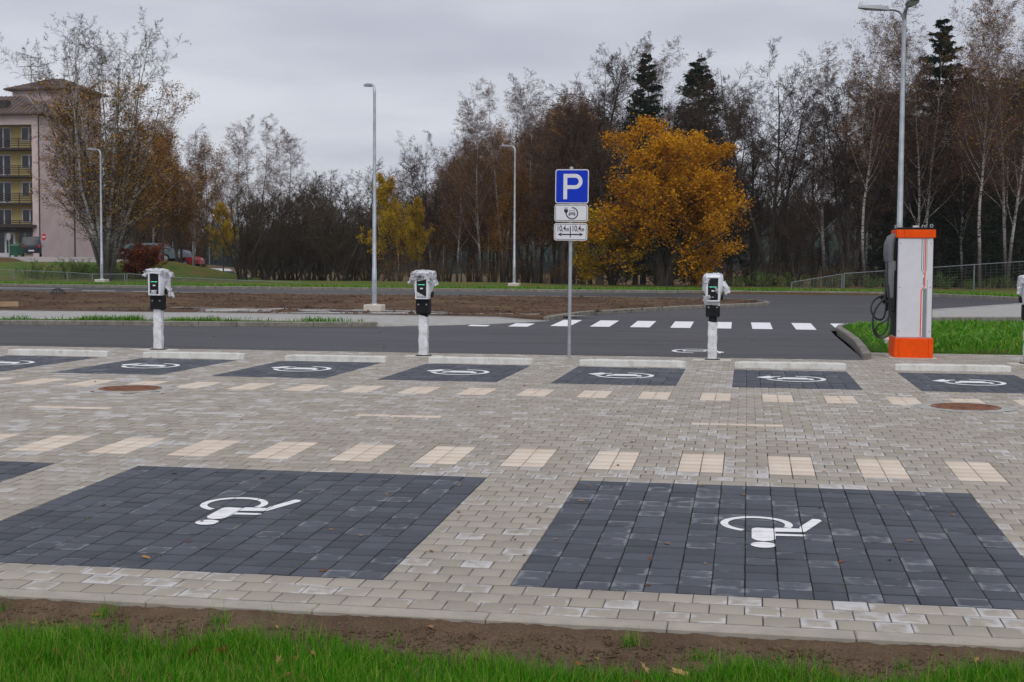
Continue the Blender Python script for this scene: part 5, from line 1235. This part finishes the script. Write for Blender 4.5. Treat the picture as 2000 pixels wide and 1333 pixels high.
make_tree('birch2', 'birch_tree', 22, dict(H=15, R=.13, levels=BIRCH, wob0=.035, bark='birch', twig='twigred', tw=.0048, leaves=5200, lsize=.08, lspread=.2, leaf='rust', leaf_z=(.15, .8)))
make_tree('birch3', 'birch_tree', 23, dict(H=15, R=.12, stems=2, splay=.10, levels=[dict(BIRCH[0], n=19), BIRCH[1], BIRCH[2], BIRCH[3]], wob0=.03, bark='birch', twig='twigred', tw=.0048, leaves=900, lsize=.07, lspread=.15, leaf='yellow'))
make_tree('rust1', 'rusty_leaved_tree', 31, dict(H=11, R=.13, levels=[BARE[0], BARE[1], dict(BARE[2], n=7), dict(BARE[3], n=4)], tw=.005, leaves=14000, lsize=.09, lspread=.22, leaf='rust'))
make_tree('yellow1', 'yellow_leaved_tree', 41, dict(H=9, R=.10, levels=[dict(BIRCH[0], n=26, trop=.03), BIRCH[1], dict(BIRCH[2], n=6), dict(BIRCH[3], n=4)], twig='twigolive', tw=.0048, leaves=11000, lsize=.12, lspread=.12, leaf='yellow'))
DENSE = [L(11, (.06, .96), (20, 50), .44, 6, .10, .07, shrink=.4, rr=.5), L(9, (.1, 1), (22, 52), .42, 4, .12, .06, rr=.55), L(7, (.1, 1), (20, 50), .5, 3, .12, .05, rr=.55, rmin=.008), L(4, (.1, 1), (18, 45), .7, 3, .1, .05, rmin=.007)]
make_tree('dense1', 'bare_shrub_tree', 51, dict(H=6.5, R=.09, stems=4, splay=.34, levels=[dict(DENSE[0], n=8), DENSE[1], DENSE[2], DENSE[3]], wob0=.05, tw=.0078, twig='twigolive'))
make_tree('dense2', 'bare_shrub_tree', 52, dict(H=6.5, R=.08, stems=5, splay=.42, levels=[dict(DENSE[0], n=7), DENSE[1], DENSE[2], DENSE[3]], wob0=.06, tw=.0078, twig='twig'))
make_tree('brush', 'brushwood', 53, dict(H=3, R=.03, stems=9, splay=.55, levels=[L(9, (.1, .98), (20, 55), .45, 4, .1, .04, rmin=.007), L(6, (.1, 1), (20, 50), .5, 3, .12, .04, rmin=.006), L(4, (.1, 1), (20, 50), .6, 3, .12, .03, rmin=.005)], tw=.0048, twig='twigolive', leaves=260, lsize=.09, leaf='rust'))
make_tree('brush2', 'brushwood', 54, dict(H=1.3, R=.012, stems=12, splay=.7, levels=[L(7, (.1, .98), (20, 60), .5, 3, .12, .03, rmin=.005), L(5, (.1, 1), (20, 55), .55, 3, .14, .02, rmin=.005)], tw=.0048, twig='twigolive', leaves=320, lsize=.06, lspread=.06, leaf='weed'))
make_tree('crimson', 'crimson_shrub', 55, dict(H=3.2, R=.03, stems=9, splay=.6, levels=[L(8, (.1, .98), (20, 55), .45, 4, .1, .04, rmin=.007), L(6, (.1, 1), (20, 50), .5, 3, .12, .04, rmin=.006), L(3, (.1, 1), (20, 50), .6, 3, .12, .03, rmin=.005)], tw=.0048, leaves=7000, lsize=.12, lspread=.10, leaf='crimson'))
MAPLE = [L(22, (.08, .97), (30, 68), .62, 7, .12, .03, shrink=.55, rr=.5), L(9, (.15, 1), (28, 60), .46, 5, .14, .02, rr=.55), L(7, (.15, 1), (25, 60), .5, 3, .15, .01, rr=.55, rmin=.008), L(3, (.1, 1), (20, 55), .6, 3, .14, .02, rmin=.006)]
make_tree('maple', 'amber_maple', 61, dict(H=7.2, R=.25, stems=3, splay=.22, levels=[dict(MAPLE[0], n=13), MAPLE[1], MAPLE[2], MAPLE[3]], wob0=.06, tw=.0048, leaves=46000, lsize=.105, lspread=.15, leaf='maple', clump=.36))
make_tree('maple2', 'yellow_maple', 62, dict(H=4.6, R=.10, stems=3, splay=.3, levels=[dict(MAPLE[0], n=9), dict(MAPLE[1], n=7), dict(MAPLE[2], n=6), MAPLE[3]], wob0=.06, tw=.0048, leaves=17000, lsize=.10, lspread=.15, leaf='yellow', clump=.36))
BIGB = [L(24, (.14, .98), (24, 52), .34, 7, .08, .05, shrink=.5, rr=.4), L(8, (.15, 1), (25, 55), .42, 5, .11, .02, rr=.5), L(7, (.1, 1), (25, 60), .5, 3, .11, -.02, rr=.55, rmin=.008), L(4, (.1, 1), (20, 60), .7, 3, .10, -.06, rmin=.006)]
make_tree('bigbirch', 'multi_stem_birch', 71, dict(H=14, R=.12, stems=12, splay=.27, levels=[dict(BIGB[0], n=17), dict(BIGB[1], n=7), BIGB[2], dict(BIGB[3], n=4, K=2)], wob0=.035, trop0=.05, bark='birch', twig='twig', tw=.0048, leaves=17000, lsize=.085, lspread=.16, leaf='birchleaf', leaf_z=(.02, .78)))
make_spruce('spruce1', 81, 17., 4.0); make_spruce('spruce2', 82, 16., 4.6)

# --- single trees, by bearing, range and height seen
plant('bigbirch', 208, 77, 38, 'huge multi-stemmed birch with sparse orange leaves before the flats', None, .6, 1.12)
plant('maple', 1298, 70, 246, 'round tree in full amber foliage right of the parking sign', None, 1.0, 1.22)
plant('maple2', 1195, 72, 415, 'low yellow leaved maple at the left foot of the amber tree', None, 2.0, 1.35)
plant('spruce1', 1257, 92, 124, 'dark spruce rising just left above the amber tree', 'spruces among the bare trees'); plant('spruce2', 1360, 94, 130, 'dark spruce rising just right above the amber tree', 'spruces among the bare trees')
plant('spruce1', 1832, 84, 60, 'tall dark spruce right of the twin street lamp', 'spruces among the bare trees', 1.2, 1.15); plant('spruce2', 1905, 96, 170, 'dark spruce behind the tall right-hand birch', 'spruces among the bare trees', 2.2); plant('spruce2', 1988, 90, 190, 'dark spruce at the right edge', 'spruces among the bare trees', .2)
plant('crimson', 272, 80, 478, 'red and orange leaved shrub left of the first charging post', None, .3, 1.3, 'shrub')
plant('yellow1', 436, 97, 402, 'small yellow birch beside the white path lamp', None, .3, 1.05); plant('rust1', 398, 120, 275, 'slim rust coloured birch left of the yellow birch', None, .3, .75)
plant('yellow1', 762, 84, 352, 'yellow leaved tree just right of the soil island lamp', None, 1.3, .95); plant('yellow1', 815, 90, 395, 'thin yellow tree above the second charging post', None, 2.9, .8)
for i, (k, px, d, y, lab) in enumerate([
    ('rust1', 262, 86, 235, 'rust leaved tree behind the big birch on its right'), ('rust1', 318, 96, 245, 'rust brown tree behind the parked cars'), ('bare3', 352, 104, 240, 'purplish bare tree above the parked cars'), ('birch2', 378, 108, 258, 'brownish birch right above the parked cars'), ('birch2', 300, 100, 230, 'rusty birch crown close behind the big birch'), ('rust1', 345, 98, 330, 'low rust leaved tree just above the parked cars'),
    ('birch3', 498, 122, 238, 'pale bare birch rising highest above the dark thicket'), ('birch1', 462, 126, 270, 'pale bare birch on the left of the thicket'), ('birch3', 562, 120, 264, 'pale orange tinted birch above the right of the thicket'),
    ('bare2', 636, 112, 342, 'low bare tree above the thicket left of the island lamp'), ('bare1', 718, 110, 322, 'round bare crown right behind the island lamp'), ('bare2', 604, 118, 345, 'low bare tree in the dip of the tree line'),
    ('birch1', 800, 104, 300, 'thin bare tree above the yellow one'), ('bare4', 840, 100, 268, 'slim bare tree right of the yellow ones'), ('birch2', 893, 92, 240, 'birch with brown leaves above the second charging post'),
    ('birch2', 940, 90, 188, 'tall birch with white forks left of the far lamp'), ('birch3', 985, 94, 168, 'pale bare birch behind the far lamp'), ('birch2', 1045, 88, 160, 'reddish brown birch between the far lamp and the sign'),
    ('bare1', 1100, 84, 175, 'dark bare tree behind the parking sign'), ('bare1', 1172, 82, 80, 'largest bare tree with dark spreading limbs above the sign'), ('rust1', 1010, 86, 330, 'rust leaved small tree by the far lamp'), ('rust1', 1130, 95, 230, 'rust leaved tree behind the dark bare limbs'),
    ('birch1', 1297, 98, 98, 'reddish bare birch between the two spruces'), ('bare2', 1425, 92, 165, 'bare tree right of the right-hand spruce'), ('bare3', 1405, 86, 180, 'forked bare tree behind the amber crown'),
    ('bare4', 1505, 84, 104, 'tall bare tree standing free right of the amber tree'), ('bare2', 1470, 90, 190, 'bare tree left of the tall free-standing one'), ('bare3', 1555, 82, 300, 'low forked bare tree above the slanting fence'),
    ('birch1', 1612, 84, 112, 'bare tree with upright limbs above the slanting fence'), ('birch4', 1690, 80, 32, 'tall birch left of the twin street lamp'), ('bare4', 1655, 82, 120, 'dark forked tree left of the tall birch'),
    ('birch2', 1762, 88, 38, 'rusty birch crown right behind the twin lamp'), ('birch4', 1915, 76, -8, 'tallest birch with a white trunk, right of the fast charger'), ('birch3', 1968, 78, 25, 'leaning white birch near the right edge'), ('birch2', 1880, 82, 150, 'rust leaved birch before the dark spruce'),
    ('birch2', 2010, 80, 40, 'birch cut by the right edge'), ('bare1', 1735, 86, 150, 'dark bare tree behind the fast charger'), ('birch3', 1800, 80, 90, 'slim birch just right of the lamp pole'), ('bare2', 1590, 96, 200, 'thin bare tree far behind the slanting fence')]):
    plant(k, px, d, y, lab, 'trees of the far wood', None, 1.12)
# --- the thicket and the wood behind: trees that nothing tells apart share a label
for i in range(20):
    px = 470+i*13.5+rng_t.normal(0, 4); plant('dense%d' % (1+i % 2), px, 86+rng_t.uniform(0, 14), 352+rng_t.uniform(-8, 40)+(12 if px > 640 else 0), 'olive brown bare tree in the dense thicket left of the island lamp', 'thicket trees')
for i in range(42):
    px = 730+i*10+rng_t.normal(0, 5); plant(('bare4', 'rust1', 'birch2', 'bare3', 'rust1', 'birch4')[i % 6], px, 94+rng_t.uniform(0, 36), 390-(px-730)*.55+rng_t.uniform(-10, 60), 'bare tree deep in the wood left of the amber tree', 'wood left of the amber tree')
for i in range(10):
    px = 1140+i*30+rng_t.normal(0, 8); plant(('bare1', 'bare2', 'bare3')[i % 3], px, 100+rng_t.uniform(0, 25), 180+rng_t.uniform(0, 60), 'bare tree deep in the wood behind the amber tree', 'wood behind the amber tree')
for i in range(30):
    px = 1660+i*13+rng_t.normal(0, 6); plant(('bare4', 'birch1', 'bare3', 'birch4', 'bare2', 'spruce1')[i % 6], px, 92+rng_t.uniform(0, 36), 215-(px-1660)*.25+rng_t.uniform(-20, 90), 'tree deep in the dark wood behind the fast charger', 'wood behind the fast charger')
for i in range(9):
    px = 1395+i*29+rng_t.normal(0, 6); plant(('bare2', 'bare3', 'dense1')[i % 3], px, 88+rng_t.uniform(0, 20), 330+rng_t.uniform(-40, 90), 'low bare tree in the open gap right of the amber tree', 'low trees in the gap')
for i in range(20):
    px = 215+i*9.5+rng_t.normal(0, 5); plant(('bare2', 'dense2', 'rust1')[i % 3], px, 112+rng_t.uniform(0, 25), 300+rng_t.uniform(-40, 70)+i*6, 'brown tree in the belt behind the parked cars', 'trees behind the cars')
for i in range(36):
    px = 700+i*36+rng_t.normal(0, 8)
    if 1130 < px < 1480 and i % 2: continue
    plant('brush', px, 80+rng_t.uniform(0, 16), 0, 'bare brushwood under the trees along the far verge', 'brushwood under the trees', None, 1.3, 'shrub', rng_t.uniform(1.2, 2.4))
for i in range(30):
    px = 1380+i*24+rng_t.normal(0, 8); plant('brush2', px, 69+rng_t.uniform(0, 5), 0, 'low yellow-green weed clump at the foot of the right-hand trees', 'weed clumps by the fence', None, 1.2, 'shrub', rng_t.uniform(.5, 1.1))
for i in range(9):
    px = 60+i*22+rng_t.normal(0, 6); plant('brush2', px, 78+rng_t.uniform(0, 6), 0, 'low leafy scrub beneath the big birch', 'scrub beneath the big birch', None, 1.3, 'shrub', rng_t.uniform(.8, 1.5))

# ------------------------------------------------------------------ distant wooded ridge
def ridge():
    g = np.random.default_rng(5); V, t = [], []; n = 3200
    a = g.uniform(-.75, .42, n); d = g.uniform(430, 760, n); x = np.sin(a)*d; y = np.cos(a)*d
    h = 2+(19+5*np.sin(a*9+1)+3*np.sin(a*23))*sstep(430, 740, d); z = -4+h
    top = g.uniform(4, 8.5, n)*1.3; r = g.uniform(1.6, 3.4, n)
    k = 6; th = np.arange(k)*2*np.pi/k
    rings = []
    for f, zz in ((1., -.05), (.62, .45), (.75, .42), (.3, .8)): rings.append(np.stack([x[:, None]+np.cos(th)*r[:, None]*f, y[:, None]+np.sin(th)*r[:, None]*f, (z+top*zz)[:, None]+0*th], -1))
    tip = np.stack([x, y, z+top], -1)[:, None]; V = np.concatenate(rings+[tip], 1); b = np.arange(n)[:, None, None]*(4*k+1)
    i = np.arange(k); j = (i+1) % k; q = np.concatenate([np.stack([i+s*k, j+s*k, j+(s+1)*k, i+(s+1)*k], -1) for s in range(3)]); tt = np.stack([i+3*k, j+3*k, 0*i+4*k], -1)
    A = np.repeat(g.random((n, 1, 3)), 4*k+1, 1)
    me = np_mesh('distant_forest', V.reshape(-1, 3), (b+q[None]).reshape(-1, 4), (b+tt[None]).reshape(-1, 3), attr=A.reshape(-1, 3)); o = tag(link('distant_forest', me, M['needle']), kind='stuff'); o['label'] = 'far wooded ridge fading blue behind the trees'
    aa = np.linspace(-.85, .5, 90); dd = np.array([420, 520, 640, 745, 900]); X = np.sin(aa)[None]*dd[:, None]; Y = np.cos(aa)[None]*dd[:, None]; Z = -4.5+(2+(19+5*np.sin(aa*9+1)+3*np.sin(aa*23))[None])*sstep(430, 740, dd)[:, None]
    I = np.arange(X.size).reshape(X.shape); q = np.stack([I[:-1, :-1], I[:-1, 1:], I[1:, 1:], I[1:, :-1]], -1).reshape(-1, 4); tag(link('hills', np_mesh('hills', np.stack([X, Y, Z], -1).reshape(-1, 3), q, smooth=True), M['floor']), kind='structure')
ridge()

# ------------------------------------------------------------------ the air between
hz = bpy.data.materials.new('haze'); hz.use_nodes = True; t = hz.node_tree; t.nodes.clear(); o_ = t.nodes.new('ShaderNodeOutputMaterial'); v_ = t.nodes.new('ShaderNodeVolumePrincipled')
v_.inputs['Color'].default_value = (.80, .86, .98, 1); v_.inputs['Density'].default_value = .0002; v_.inputs['Anisotropy'].default_value = .2; t.links.new(v_.outputs[0], o_.inputs['Volume'])
mb = MB(); mb.box(-1650, 1650, -70, 1950, -8, 46); tag(mb.build('haze', hz), kind='stuff')
